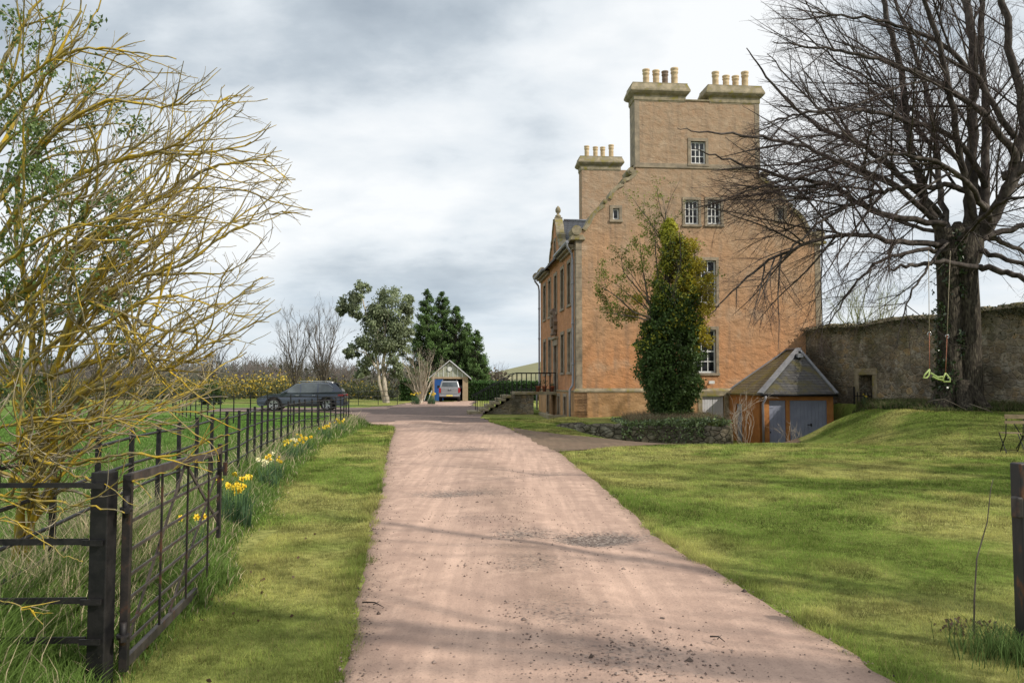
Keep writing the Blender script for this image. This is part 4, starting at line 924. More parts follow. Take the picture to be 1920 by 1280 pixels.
# right gate post
RP = at(1903, 1210, 4.95); rp = empty('gate_post', (3.145, 4.95, 0), rad(8), 'heavy black iron gate post at right with a latch box and rusty streaks', 'gate post')
def m_post():
    m, nt, p = nm('chipped_black_post'); v = coord(nt); mp = node(nt, 'ShaderNodeMapping'); nt.links.new(v, mp.inputs[0]); mp.inputs[3].default_value = (1,1,.35)
    n = noise(nt, mp.outputs[0], 14, 8); c = ramp(nt, n, [(.3, (.008,.008,.01)), (.56, (.02,.02,.023)), (.64, (.10,.04,.018)), (.78, (.28,.2,.14))])
    nt.links.new(c, p.inputs['Base Color']); p.inputs['Roughness'].default_value = .5; bump(nt, p, n, .5, .006); return m
M['post'] = m_post()
m = MB(); m.bar((0,0,-.1), (0,0,1.16), .09, .09, up=(0,1,0)); m.build('post', M['post'], rp, bevel=.008)
m = MB(); m.bar((-.065,-.03,.83), (-.065,-.03,.96), .045, .06, up=(0,1,0)); m.build('latch_box', M['gateiron'], rp, bevel=.012)
m = MB(); m.bar((.06,0,1.09), (1.6,.1,1.09), .012, .012); m.build('rail', M['black'], rp)
# tufts at the post foot
x = 3.05+.16*RNG.normal(size=700); y = 4.9+.16*RNG.normal(size=700); c = np.array([.13,.2,.06])*RNG.uniform(.6, 1.5, (700,1))
tag(blades('grass_tuft', x, y, H(x, y), .10+.14*RNG.uniform(0, 1, 700), .006, c, .9, 2), 'taller grass growing round the foot of the right gate post', 'grass', kind='stuff')
# planted stick
s_ = MB(); s_.tube([(3.02,5.3,0),(3.03,5.3,.25),(3.06,5.31,.5),(3.13,5.3,.74),(3.165,5.31,.95),(3.19,5.32,1.02)], [.007,.006,.005,.004,.003,.0015], 6)
tag(s_.build('sapling', M['greybark']), 'thin bare sapling in a patch of mulch beside the right gate post', 'sapling')
# sticks on the drive
for k, (a, b, lb) in enumerate((((684,1132), (724,1142), 'short dark twig lying at the left edge of the drive'), ((1325,1196), (1352,1206), 'small twig lying on the right side of the drive'))):
    pa, pb = [Vector((((q[0]-960)/F)*yy, yy, .045)) for q, yy in ((a, 1.65*F/(a[1]-718)), (b, 1.65*F/(b[1]-718)))]
    m = MB(); m.tube([pa, (pa+pb)/2+Vector((.01,.015,.012)), pb], [.006,.005,.002], 5); m.tube([(pa+pb)/2, (pa+pb)/2+Vector((.04,.05,.01))], [.004,.001], 5); tag(m.build('twig', M['branch']), lb, 'twig')
# ------------------------------------------------------------ daffodils
def daffodil(x, y, n, s, label, white=0):
    e = empty('daffodil_clump', (x, y, float(H(x, y))), random.uniform(0, 6), label, 'daffodils', 'daffodil clumps along the fence')
    k = int(n*13); a = RNG.uniform(0, 6.28, k); r = .16*s*RNG.uniform(0, 1, k)**.5
    c = np.array([.085,.15,.075])*RNG.uniform(.7, 1.4, (k,1)); blades('leaves', r*np.cos(a), r*np.sin(a), np.zeros(k), RNG.uniform(.2, .42, k)*s, .013*s+.0*r, c, .75, 2).parent = e
    for j in range(n):
        aa = random.uniform(0, 6.28); rr = .2*s*math.sqrt(random.random()); h = random.uniform(.34, .47)*s; p = Vector((rr*math.cos(aa), rr*math.sin(aa), h)); m = MB()
        m.tube([(p.x*.5, p.y*.5, 0), (p.x*.8, p.y*.8, h*.6), tuple(p)], .0045, 5); m.build('stem', M['daffstem'], e)
        f = Vector((random.uniform(-1,1), random.uniform(-1.3,.3), random.uniform(-.1,.4))).normalized(); u_ = f.cross(Vector((0,0,1))).normalized(); v_ = u_.cross(f)
        m = MB(); R = .036*s+.006
        for q in range(6):
            a0 = q*PI/3; d = u_*math.cos(a0)+v_*math.sin(a0); t = u_*-math.sin(a0)+v_*math.cos(a0)
            m.add([p, p+d*R*.55+t*R*.33+f*.006, p+d*R, p+d*R*.55-t*R*.33+f*.006], [(0,1,2,3)])
        b = p+f*.004; ring = [(b+f*(.026*s)+(u_*math.cos(q*PI/4)+v_*math.sin(q*PI/4))*R*.42) for q in range(8)]; rb = [(b+(u_*math.cos(q*PI/4)+v_*math.sin(q*PI/4))*R*.25) for q in range(8)]
        m.add(rb+ring, [(q, (q+1) % 8, (q+1) % 8+8, q+8) for q in range(8)]+[tuple(range(8))])
        m.build('flower', M['daffwhite'] if random.random() < white else M['daff'], e, recalc=False)
M['daff'] = simple('daffodil_petal', (.78,.6,.06), (.74,.5,.03), 20, .5); M['daffwhite'] = simple('pale_daffodil_petal', (.78,.74,.42), (.8,.76,.55), 20, .5); M['daffstem'] = simple('daffodil_stem', (.12,.2,.05), (.08,.15,.04), 20, .6)
DF = [(-3.33,7.6,3,.9,0,'small daffodil clump nearest the latch end of the open gate'), (-3.46,9.1,9,1.1,0,'large daffodil clump just past the latch end of the open gate'), (-3.72,9.9,10,1.1,0,'full daffodil clump with tall yellow flowers beside the fifth fence post from the gate'),
      (-4.15,12.6,5,1,.6,'pale daffodil clump among straw coloured grass beside the fence'), (-4.3,13.4,8,1,.3,'daffodil clump mixed with pale flowers midway along the fence'),
      (-4.9,16.4,9,1.0,0,'dense yellow daffodil clump in the far half of the fence verge'), (-5.05,17.6,10,1.0,.2,'broad yellow daffodil clump with pale heads in the far half of the fence verge'), (-5.25,19,9,1.0,.1,'yellow daffodil clump third from the parked car along the fence'),
      (-5.6,22.5,9,1.05,.1,'yellow daffodil clump second from the parked car along the fence'), (-5.85,25.5,9,1.1,0,'farthest daffodil clump along the fence close to the parked car')]
for d in DF: daffodil(d[0]+.33, d[1], d[2], d[3], d[5], d[4])
for i_, (x, y) in enumerate(((-7.4,61.5), (-6.3,62.5))):
    daffodil(x, y, 9, 2.0, ('daffodils at the foot of the pale barked tree across the gravel', 'daffodils between the pale barked tree and the clipped hedge')[i_])
daffodil(14.55, 33.0, 3, 1.0, 'few daffodils on the bank beside the doorway of the garden wall')
# ------------------------------------------------------------ vehicles
M['carpaint'] = simple('dark_grey_car_paint', (.075,.088,.115), (.07,.083,.11), 2, .22, metal=.45, spec=.6)
M['silver'] = simple('silver_grey_paint', (.33,.335,.35), (.29,.295,.31), 2, .32, metal=.5, spec=.5)
M['tint'] = simple('tinted_car_glass', (.03,.04,.045), (.09,.11,.12), 1.2, .06, spec=.8)
M['plastic'] = simple('black_car_plastic', (.014,.014,.016), (.02,.02,.022), 8, .55); M['tyre'] = simple('tyre_rubber', (.018,.018,.018), (.03,.028,.026), 12, .85)
M['rim'] = simple('alloy_rim', (.5,.51,.53), (.42,.43,.45), 6, .3, metal=.7); M['taillight'] = simple('red_tail_light', (.4,.012,.015), (.25,.01,.01), 12, .2, spec=.7)
M['lamp'] = simple('clear_headlight', (.6,.63,.66), (.4,.42,.45), 14, .1, spec=.8); M['plate'] = simple('yellow_number_plate', (.75,.6,.1), (.7,.56,.1), 4, .4); M['chrome'] = simple('bright_trim', (.55,.56,.58), (.45,.46,.48), 5, .2, metal=.8)
def wheel(e, x, y, r, w, spokes=5):
    t = MB(); s = 1 if y > 0 else -1
    def ring(m, prof, n=28):
        vs = []; fs = []
        for rr, yy in prof:
            for k in range(n): a = 2*PI*k/n; vs.append((x+rr*math.cos(a), y+s*yy, r+rr*math.sin(a)))
        for i in range(len(prof)-1):
            for k in range(n): fs.append((i*n+k, i*n+(k+1) % n, (i+1)*n+(k+1) % n, (i+1)*n+k))
        m.add(vs, fs, True); return m
    ring(t, [(r*.66,0),(r*.95,0),(r,-.03),(r,-w+.03),(r*.95,-w),(r*.3,-w)]); wh = t.build('wheel', M['tyre'], e)
    m = MB(); ring(m, [(r*.68,-.0),(r*.64,.004),(r*.6,-.03),(r*.6,-.1)]); 
    for k in range(spokes*2):
        a = 2*PI*k/(spokes*2)+.2*(k % 2); c_, s_ = math.cos(a), math.sin(a)
        m.bar((x+r*.1*c_, y-s*.02, r+r*.1*s_), (x+r*.62*c_, y-s*.012, r+r*.62*s_), .045, .03, up=(0,1,0))
    ring(m, [(r*.16,-.0),(r*.001,.004)]); m.build('rim', M['rim'], wh)
    d = MB(); ring(d, [(r*.6,-.09),(r*.001,-.09)]); d.build('brake_disc', M['plastic'], wh); return wh
def side_poly(pts, arches, z0):
    out = []
    for (x, r, zc) in arches: pass
    return out
def suv(loc, rz):
    e = empty('parked_car', loc, rz, 'dark grey estate style off-road car parked behind the iron fence', 'car')
    # side profile, x forward, front at +2.5
    aF, aR, R_ = 1.52, -1.5, .43
    arch = lambda cx: [(cx+R_*math.cos(a), .36+R_*math.sin(a)) for a in [PI*k/12 for k in range(13)]]
    low = [(2.3,.28)]+[(x, z) for x, z in arch(aF) if z > .28]+[(x, z) for x, z in arch(aR) if z > .28]+[(-2.3,.3),(-2.48,.42),(-2.5,.78),(-2.42,1.0),(-2.3,1.09),(-1.2,1.07),(.4,1.03),(1.15,1.02),(1.7,.98),(2.2,.88),(2.42,.78),(2.5,.6),(2.46,.38)]
    low = list(reversed(low))
    m = MB(); hw = lambda x, z: .985-.10*max(0, (abs(x)-1.7)/.8)**2-.05*max(0, (z-.7))/.4-.03*max(0, .5-z)
    n = len(low); vs = [(x, hw(x, z), z) for x, z in low]+[(x, -hw(x, z), z) for x, z in low]
    tri = tessellate_polygon([[Vector((x, z, 0)) for x, z in low]])
    m.add(vs, [tuple(t) for t in tri]+[tuple(i+n for i in reversed(t)) for t in tri]+[(i, (i+1) % n, (i+1) % n+n, i+n) for i in range(n)])
    body = m.build('body', M['carpaint'], e, bevel=.05)
    cab = [(1.2,1.0),(.35,1.56),(-.1,1.66),(-.8,1.69),(-1.6,1.64),(-1.98,1.58),(-2.38,1.08)]
    cw = lambda z: .93-.27*max(0, (z-1.0))/.7
    m = MB(); n = len(cab); vs = [(x, cw(z), z) for x, z in cab]+[(x, -cw(z), z) for x, z in cab]
    m.add(vs, [tuple(range(n)), tuple(reversed(range(n, 2*n)))]+[(i, (i+1) % n, (i+1) % n+n, i+n) for i in range(n)]); m.build('cabin', M['carpaint'], e, bevel=.04)
    for s in (1, -1):
        for w_ in ([(.98,1.08),(.33,1.50),(.08,1.55),(.05,1.07)], [(-.02,1.07),(.0,1.56),(-.62,1.60),(-.92,1.58),(-.92,1.08)], [(-1.0,1.08),(-1.0,1.575),(-1.5,1.53),(-1.85,1.25),(-1.75,1.12)]):
            m = MB(); m.add([(x, s*(cw(z)+.006), z) for x, z in w_], [tuple(range(len(w_)))]); m.build('side_window', M['tint'], e)
        m = MB(); P = [(1.0,1.06),(.33,1.53),(-.1,1.6),(-.9,1.62),(-1.55,1.57),(-1.95,1.26)]; m.tube([(x, s*(cw(z)+.008), z) for x, z in P], .012, 5); m.build('window_trim', M['chrome'], e)
        m = MB(); m.tube([(.2, s*.64, 1.70), (-.2, s*.66, 1.735), (-1.4, s*.66, 1.72), (-1.75, s*.64, 1.65)], .02, 6); m.build('roof_rail', M['chrome'], e)
        m = MB(); m.box(.72, .92, s*.93 if s > 0 else -1.12, 1.12 if s > 0 else -.93, 1.05, 1.2); m.build('mirror', M['carpaint'], e, bevel=.04)
        for cx in (aF, aR):
            m = MB(); a_ = [PI*k/14 for k in range(15)]; vs = []
            for a in a_:
                for r in (R_-.01, R_+.07): vs += [(cx+r*math.cos(a), s*1.0, .36+r*math.sin(a)), (cx+r*math.cos(a), s*.86, .36+r*math.sin(a))]
            fs = []
            for i in range(14): b = i*4; fs += [(b, b+2, b+6, b+4), (b+2, b+3, b+7, b+6), (b, b+4, b+5, b+1)]
            m.add(vs, fs); m.build('wheel_arch', M['plastic'], e)
        m = MB(); m.box(-1.02, 1.04, s*.9 if s > 0 else -.985, .985 if s > 0 else -.9, .26, .42); m.build('sill', M['plastic'], e, bevel=.02)
        for x in (-.02, -.98):
            m = MB(); m.box(x-.006, x+.006, s*.945 if s > 0 else -.973, .973 if s > 0 else -.945, .45, 1.0); m.build('door_seam', M['plastic'], e)
        for x in (.2, -.75):
            m = MB(); m.box(x-.1, x+.1, s*.95 if s > 0 else -.985, .985 if s > 0 else -.95, .9, .93); m.build('door_handle', M['chrome'], e, bevel=.008)
        m = MB(); m.add([(2.44, s*.45, .8), (2.47, s*.45, .68), (2.2, s*.935, .72), (1.98, s*.965, .86)], [(0,1,2,3)]); m.build('headlight', M['lamp'], e, recalc=False)
        m = MB(); m.box(-2.515, -2.36, s*.45 if s > 0 else -.92, .92 if s > 0 else -.45, .86, .98); m.box(-2.44, -2.12, s*.88 if s > 0 else -.955, .955 if s > 0 else -.88, .87, .97); m.build('tail_light', M['taillight'], e, bevel=.01)
        wheel(e, aF, s*.965, .37, .25); wheel(e, aR, s*.965, .37, .25)
    m = MB(); m.add([(1.13,-.8,1.06),(1.13,.8,1.06),(.37,.66,1.56),(.37,-.66,1.56)], [(0,1,2,3)]); 
    for i in range(4): x, y, z = m.v[i]; m.v[i] = (x+.02, y, z+.015)
    m.build('windscreen', M['tint'], e)
    m = MB(); m.add([(-2.35,-.78,1.14),(-2.35,.78,1.14),(-2.03,.64,1.53),(-2.03,-.64,1.53)], [(0,1,2,3)])
    for i in range(4): x, y, z = m.v[i]; m.v[i] = (x-.015, y, z+.01)
    m.build('rear_window', M['tint'], e)
    m = MB(); m.hexa([(-2.2,-.68,1.575),(-1.85,-.68,1.6),(-1.85,.68,1.6),(-2.2,.68,1.575)], [(-2.2,-.66,1.61),(-1.85,-.66,1.66),(-1.85,.66,1.66),(-2.2,.66,1.61)]); m.build('spoiler', M['plastic'], e)
    m = MB(); m.box(-2.53, -2.35, -.88, .88, .3, .52); m.build('rear_bumper', M['plastic'], e, bevel=.03)
    m = MB(); m.box(-2.535, -2.5, -.26, .26, .62, .73); m.build('number_plate', M['plate'], e)
    m = MB(); m.box(2.4, 2.52, -.5, .5, .42, .76); m.build('grille', M['plastic'], e, bevel=.02)
    return e
suv((-12.35, 47.2, .035), PI+rad(6))
def pickup(loc, rz):
    e = empty('pickup_truck', loc, rz, 'silver pickup truck with hard canopy seen from behind at the outbuilding', 'pickup')
    m = MB(); m.box(-2.6, -.6, -.9, .9, .62, 1.22); m.build('load_bed', M['silver'], e, bevel=.05)
    m = MB(); m.hexa([(-2.55,-.86,1.22),(-.9,-.86,1.22),(-.9,.86,1.22),(-2.55,.86,1.22)], [(-2.32,-.7,1.78),(-.9,-.72,1.82),(-.9,.72,1.82),(-2.32,.7,1.78)]); m.build('canopy', M['silver'], e, bevel=.05)
    m = MB(); m.hexa([(-.9,-.9,.62),(2.5,-.88,.62),(2.5,.88,.62),(-.9,.9,.62)], [(-.9,-.88,1.15),(2.4,-.84,1.08),(2.4,.84,1.08),(-.9,.88,1.15)]); m.hexa([(-.85,-.86,1.15),(1.2,-.84,1.1),(1.2,.84,1.1),(-.85,.86,1.15)], [(-.85,-.7,1.8),(.4,-.68,1.8),(.4,.68,1.8),(-.85,.7,1.8)]); m.build('cab', M['silver'], e, bevel=.05)
    m = MB(); m.add([(-2.535,-.7,1.32),(-2.535,.7,1.32),(-2.37,.6,1.68),(-2.37,-.6,1.68)], [(0,1,2,3)])
    m.build('rear_window', M['tint'], e)
    m = MB(); m.box(-2.64, -2.58, -.72, .72, .68, 1.16); tg = m.build('tailgate', M['silver'], e, bevel=.02)
    m = MB(); m.box(-2.665, -2.63, -.16, .16, .96, 1.02); m.build('handle', M['plastic'], tg); m = MB(); m.tube([(-2.645,0,1.08),(-2.66,0,1.08)], .06, 12); m.build('badge', M['chrome'], tg)
    for s in (1, -1):
        m = MB(); m.box(-2.645, -2.5, min(s*.74, s*.915), max(s*.74, s*.915), .78, 1.2); m.build('tail_light', M['taillight'], e, bevel=.01)
        m = MB(); m.tube([(-2.1, s*.62, 1.87), (.2, s*.62, 1.87)], .025, 6); m.build('roof_rail', M['chrome'], e)
        m = MB(); m.box(1.1, 1.3, min(s*.9, s*1.15), max(s*.9, s*1.15), 1.15, 1.4); m.build('mirror', M['plastic'], e)
        m = MB(); m.box(-2.3, -.3, min(s*.895, s*.95), max(s*.895, s*.95), .6, .85); m.build('wheel_arch', M['silver'], e, bevel=.03)
        wheel(e, -1.35, s*.92, .38, .26); wheel(e, 1.6, s*.92, .38, .26)
    m = MB(); m.box(-2.8, -2.6, -.88, .88, .45, .64); m.build('rear_bumper', M['chrome'], e, bevel=.03)
    m = MB(); m.box(-2.815, -2.795, -.27, .27, .49, .6); m.build('number_plate', M['plate'], e)
    m = MB(); m.box(-2.4, 2.3, -.75, .75, .34, .62); m.build('chassis', M['plastic'], e)
    return e
pickup((at(844,757,72).x, 71.5, .05), rad(94))
# ------------------------------------------------------------ hut with the blue door
hut = empty('outbuilding', (at(843,757,75.5).x, 75.5, 0), rad(2), 'small gabled outbuilding with a blue door and pale glazed gable behind the pickup', 'outbuilding')
hw_, he, hp = 1.72, 2.25, 3.75
m = MB(); m.prism([(-hw_,0),(-hw_+.28,0),(-hw_+.28,he-.18),(.0,he-.18),(.0,he-.18),(hw_-.5,he-.18),(hw_-.5,0),(hw_,0),(hw_,he),(-hw_,he)], lambda p, d: (p[0], d, p[1]), 0, .25); m.box(-hw_, -hw_+.2, .25, 5, 0, he); m.box(hw_-.2, hw_, .25, 5, 0, he); M['brick'] = simple('pale_brick', (.45,.33,.22), (.36,.26,.17), 3, .9); m.build('wall', M['brick'], hut)
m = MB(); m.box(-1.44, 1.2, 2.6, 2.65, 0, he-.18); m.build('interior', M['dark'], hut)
m = MB(); m.box(-1.44, -.62, .05, .11, .0, he-.2); M['bluedoor'] = simple('bright_blue_paint', (.03,.11,.36), (.025,.09,.3), 4, .5); m.build('door', M['bluedoor'], hut)
m = MB(); m.prism([(-hw_,he),(hw_,he),(0,hp-.1)], lambda p, d: (p[0], d, p[1]), .02, .12); M['palegable'] = simple('pale_translucent_sheet', (.42,.43,.36), (.3,.3,.2), 3, .4); m.build('gable_panel', M['palegable'], hut)
m = MB()
for a in (-1.1,-.6,-.15,.3,.75,1.2): zt = he+(hp-.1-he)*(1-abs(a)/hw_); m.box(a-.03, a+.03, -.01, .015, he, zt)
m.tube([(0,.0,he+.75),(0,-.08,he+.75)], .22, 14); m.build('gable_batten', M['white'], hut)
for s in (-1, 1):
    m = MB(); m.hexa([(s*-.0,-.25,hp-.0),(s*(hw_+.3),-.25,he-.22),(s*(hw_+.3),5.2,he-.22),(0,5.2,hp)], [(0,-.25,hp+.1),(s*(hw_+.3),-.25,he-.12),(s*(hw_+.3),5.2,he-.12),(0,5.2,hp+.1)]); m.build('roof', M['paledoor'], hut)
for i_, (a, b, h, t) in enumerate(((-2.3,-1.9,1.15,.3), (-1.95,-1.5,.95,.35))):
    m = MB(); m.bar((0,0,0), (t,0,h), .04, .7, up=(0,1,0)); o = m.build('board', M['white']); o.location = hut.location+Vector((a, -.6-.1*i_, .03)); tag(o, ('taller white board leaning beside the blue door outbuilding', 'shorter white board leaning in front of the taller one by the outbuilding')[i_], 'board', 'boards leaning at the outbuilding')
# hedges
def hedge(x0, x1, y0, y1, h, label, n=9000):
    e = empty('hedge', (x0, y0, 0), 0, label, 'hedge'); m = MB(); m.box(.15, x1-x0-.15, .15, y1-y0, 0, h-.15); m.build('core', M['hedgecore'], e)
    P = RNG.uniform(0, 1, (n,3))*np.array([x1-x0, y1-y0, h]); f = RNG.uniform(0, 1, n); P[f < .6, 1] = np.abs(RNG.normal(0, .1, (f < .6).sum())); P[f > .78, 2] = h+RNG.normal(0, .06, (f > .78).sum())
    P[:,1] += .15*(fbm(P[:,0], P[:,2], 1.2)-.5)
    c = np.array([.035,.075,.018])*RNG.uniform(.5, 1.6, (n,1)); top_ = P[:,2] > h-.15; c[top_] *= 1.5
    leaves('foliage', P, .16, c, M['leaf'], e); return e
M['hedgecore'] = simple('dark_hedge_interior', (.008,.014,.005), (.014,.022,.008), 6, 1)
xl = lambda px, Y: (px-960)/F*Y
hedge(xl(752,76), xl(812,76), 75, 77, 1.95, 'clipped dark green hedge left of the outbuilding behind the pale bare bush', 5000)
hedge(xl(871,77), xl(1060,77), 76, 78, 1.75, 'long clipped dark green hedge right of the outbuilding behind the stair', 12000)
# ------------------------------------------------------------ swing
sw = empty('trapeze_swing', (0,0,0), 0, 'lime green plastic trapeze swing hanging on ropes from the big tree', 'swing')
SY = 22.0; a = at(1743,692,SY); b = at(1773,699,SY); ta_ = at(1741,470,SY+.5); tb_ = at(1782,470,SY+.5)
for p, t_ in ((a, ta_), (b, tb_)):
    k = .72; q = t_+(p-t_)*.7; m = MB(); m.tube([t_, q], .009, 6); m.build('rope', M['rope'], sw); m = MB(); m.tube([q, p], .011, 6); m.build('lower_rope', M['redrope'], sw)
    m = MB(); r = [(q+Vector((.05*math.cos(x), 0, .05*math.sin(x)-.03))) for x in [2*PI*i/12 for i in range(13)]]; m.tube(r, .012, 6, caps=False); m.build('ring', M['chrome'], sw)
    m = MB(); sg = -1 if p is a else 1
    r = [p+Vector(v) for v in ((0,0,.0),(.07*sg+.05,0,-.16),(.10*sg+.02,0,-.24),(-.12+.06*sg,0,-.24),(-.10+.03*sg,0,-.14),(0,0,0))]; m.tube(r, .022, 8); m.build('handle', M['lime'], sw)
m = MB(); m.tube([a+Vector((.03,0,-.1)), (a+b)/2+Vector((0,0,-.17)), b+Vector((-.03,0,-.1))], .026, 8); m.tube([a+Vector((.08,0,-.2)), (a+b)/2+Vector((0,0,-.22)), b+Vector((-.08,0,-.2))], .026, 8); m.build('bar', M['lime'], sw)
# ------------------------------------------------------------ bistro chair and table
cz = float(H(12.0, 18.6)); CP = at(1898, 848, 18.8); ch = empty('folding_chair', (CP.x, 18.8, CP.z), rad(-12), 'folding garden chair with wooden slats and black metal legs on the lawn', 'chair')
for s in (-1, 1):
    m = MB(); m.bar((s*.2,-.22,0), (s*.2,.2,.45), .02, .012); m.build('leg', M['black'], ch); m = MB(); m.tube([(s*.18,.2,0), (s*.18,-.15,.47), (s*.18,-.2,.88)], .011, 6) if 0 else m.tube([(s*.18,.2,0), (s*.18,-.16,.42), (s*.18,-.22,.9)], .012, 6); m.build('leg', M['black'], ch)
m = MB()
for k in range(6): m.box(-.2, .2, -.17+k*.066, -.12+k*.066, .45, .465)
m.build('seat', M['wood'], ch)
m = MB(); m.box(-.22, .22, -.235, -.215, .80, .9); m.box(-.22, .22, -.225, -.205, .68, .75); m.build('backrest', M['wood'], ch)
m = MB(); m.bar((-.2,-.2,.04), (.2,-.2,.04), .012); m.bar((-.18,.18,.04), (.18,.18,.04), .012); m.build('stretcher', M['black'], ch)
TP = at(1935, 850, 18.9); tb = empty('folding_table', (TP.x+.25, 19.2, TP.z), rad(10), 'small wooden slatted garden table at the right edge beside the folding chair', 'table')
m = MB()
for k in range(8): m.box(-.35, .35, -.32+k*.082, -.26+k*.082, .71, .73)
m.build('tabletop', M['wood'], tb)
for s in (-1, 1):
    for q in (-1, 1): m = MB(); m.bar((s*.3,-.27*q,0), (s*.3,.27*q,.7), .022, .014); m.build('leg', M['black'], tb)
m = MB(); m.bar((-.3,0,.35), (.3,0,.35), .015); m.build('stretcher', M['black'], tb)
# ------------------------------------------------------------ trees
R = random.random; U = random.uniform
def rperp(d):
    v = Vector((random.gauss(0,1), random.gauss(0,1), random.gauss(0,1))); v = v-d*v.dot(d); return v.normalized()
def grow(p, d, L, r, lvl, P, out, bias=None):
    """P: list per level dict(seg, wander, trop (vector), n children per m, ratio, angle, rr)"""
    q = P[lvl]; n = max(3, int(L/q['seg'])); st = L/n; pts = [p.copy()]; rr = [r]; dirs = [d.copy()]; p = p.copy(); d = d.copy()
    tr = Vector(q['trop']); end = q.get('end', .25)
    for i in range(n):
        if ENV and ENV(p): break
        d = (d+rperp(d)*q['w']*U(.2, 1)+tr*st*((i+1)/n if q.get('late') else 1)).normalized(); p = p+d*st; pts.append(p.copy()); dirs.append(d.copy()); rr.append(r*(1-(1-end)*((i+1)/n)))
    if len(pts) < 3: return
    if len(pts) < n+1: k_n = len(pts)-1; rr = [r*(1-(1-end)*i_/k_n) for i_ in range(k_n+1)]
    out[lvl].append(([tuple(x) for x in pts], rr)); spawn(pts, dirs, rr, L*(len(pts)-1)/n, lvl, P, out)
ENV = None
def spawn(pts, dirs, rr, L, lvl, P, out, lo=None):
    q = P[lvl]
    if lvl+1 >= len(P): return
    k = q['n']*L; k = int(k)+(R() < k-int(k)); c = P[lvl+1]; n = len(pts)-1
    for j in range(k):
        f = U(q.get('lo', .18) if lo is None else lo, 1.0); i = min(n-1, int(f*n)); g = f*n-i; pp = pts[i].lerp(pts[i+1], g); dd = dirs[i+1]; rc = rr[i]*(1-g)+rr[i+1]*g
        a = q['ang']*U(.6, 1.35); ax = rperp(dd); nd = (dd*math.cos(a)+ax*math.sin(a)); 
        if 'flat' in q: nd.z *= q['flat']
        nd = (nd+Vector(q.get('cb', (0,0,0)))).normalized()
        cl = L*q['ratio']*U(.45, 1.15)*(1.15-.6*f); cl = max(cl, q.get('minL', .1)); grow(pp, nd, cl, max(min(rc*.72, q['rc']*max(cl, .2)*U(.8, 1.1)), q.get('rmin', .002)), lvl+1, P, out)
def polyl(pts, n=6):
    """smooth a control polyline (Catmull-Rom) -> points, dirs"""
    P = [pts[0]]+list(pts)+[pts[-1]]; out = []
    for i in range(1, len(P)-2):
        for k in range(n):
            t = k/n; a, b, c, d = P[i-1], P[i], P[i+1], P[i+2]
            out.append(.5*((2*b)+(c-a)*t+(2*a-5*b+4*c-d)*t*t+(3*b-a-3*c+d)*t*t*t))
    out.append(P[-2].copy()); dirs = [(out[min(i+1, len(out)-1)]-out[max(i-1, 0)]).normalized() for i in range(len(out))]; return out, dirs
def limb(ctrl, r0, r1, lvl, P, out, lo=.15, jitter=.0, n=6):
    pts, dirs = polyl(ctrl, n)
    if jitter: pts = [p+Vector((random.gauss(0,1), random.gauss(0,1), random.gauss(0,1)))*jitter for p in pts]
    L = sum((b-a).length for a, b in zip(pts[:-1], pts[1:])); rr = [r0+(r1-r0)*i/(len(pts)-1) for i in range(len(pts))]
    out[lvl].append(([tuple(x) for x in pts], rr)); spawn(pts, dirs, rr, L, lvl, P, out, lo)
# --- the big bare tree on the bank
BT = empty('big_bare_tree', (0,0,0), 0, 'huge bare spreading tree on the bank before the garden wall with a swing', 'tree')
A_ = lambda *t: [at(*q) for q in t]
Pb = [dict(seg=.8, w=.07, trop=(0,0,0), n=2.2, ang=.7, ratio=.5, rc=.009, rmin=.0075, cb=(-.06,-.03,0), lo=.12),
      dict(seg=.42, w=.11, trop=(-.01,0,-.015), n=3.4, ang=.62, ratio=.5, rc=.0075, rmin=.0042, lo=.1, cb=(0,0,-.06), end=.2),
      dict(seg=.26, w=.13, trop=(0,0,-.05), n=4.6, ang=.6, ratio=.45, rc=.0065, rmin=.0026, lo=.1, minL=.3, end=.3),
      dict(seg=.17, w=.17, trop=(0,0,.03), n=0, ang=.6, ratio=.5, rc=.01, rmin=.003, end=.5)]
ob = [[], [], [], []]
trk = MB(); TY = 26.0
def flare(ctrl, rs, n=18):
    pts, _ = polyl(ctrl, 5); rr = np.interp(np.linspace(0, 1, len(pts)), np.linspace(0, 1, len(rs)), rs); return [tuple(p) for p in pts], list(rr)
t1 = flare([at(1778,800,TY), at(1780,740,TY), at(1781,600,TY), at(1777,500,TY), at(1768,430,TY)], [.75,.46,.38,.36,.34,.26])
t2 = flare([at(1822,800,TY-.1), at(1818,740,TY-.1), at(1816,600,TY-.1), at(1812,500,TY-.1), at(1818,420,TY)], [.72,.42,.36,.35,.34,.26])
ob0 = [(np.array(t1[0]), t1[1]), (np.array(t2[0]), t2[1])]
for k in range(7):
    a = k*.9; c0 = at(1798,772,TY); d = Vector((math.cos(a), math.sin(a), 0)); ob0.append((np.array([tuple(c0+d*.25+Vector((0,0,.9))), tuple(c0+d*.6+Vector((0,0,.3))), tuple(c0+d*1.15+Vector((0,0,-.15)))]), [.3,.24,.08]))
for c_, r in (((1796,450,TY), .36), ((1775,462,TY-.1), .3), ((1826,455,TY), .3)):
    p = at(*c_); ob0.append((np.array([tuple(p+Vector((0,0,-.7))), tuple(p+Vector((0,0,-.3))), tuple(p), tuple(p+Vector((0,0,.3))), tuple(p+Vector((0,0,.6)))]), [r*.5, r*.95, r, r*.8, r*.3]))
tubes('trunk', ob0, M['bark'], BT)
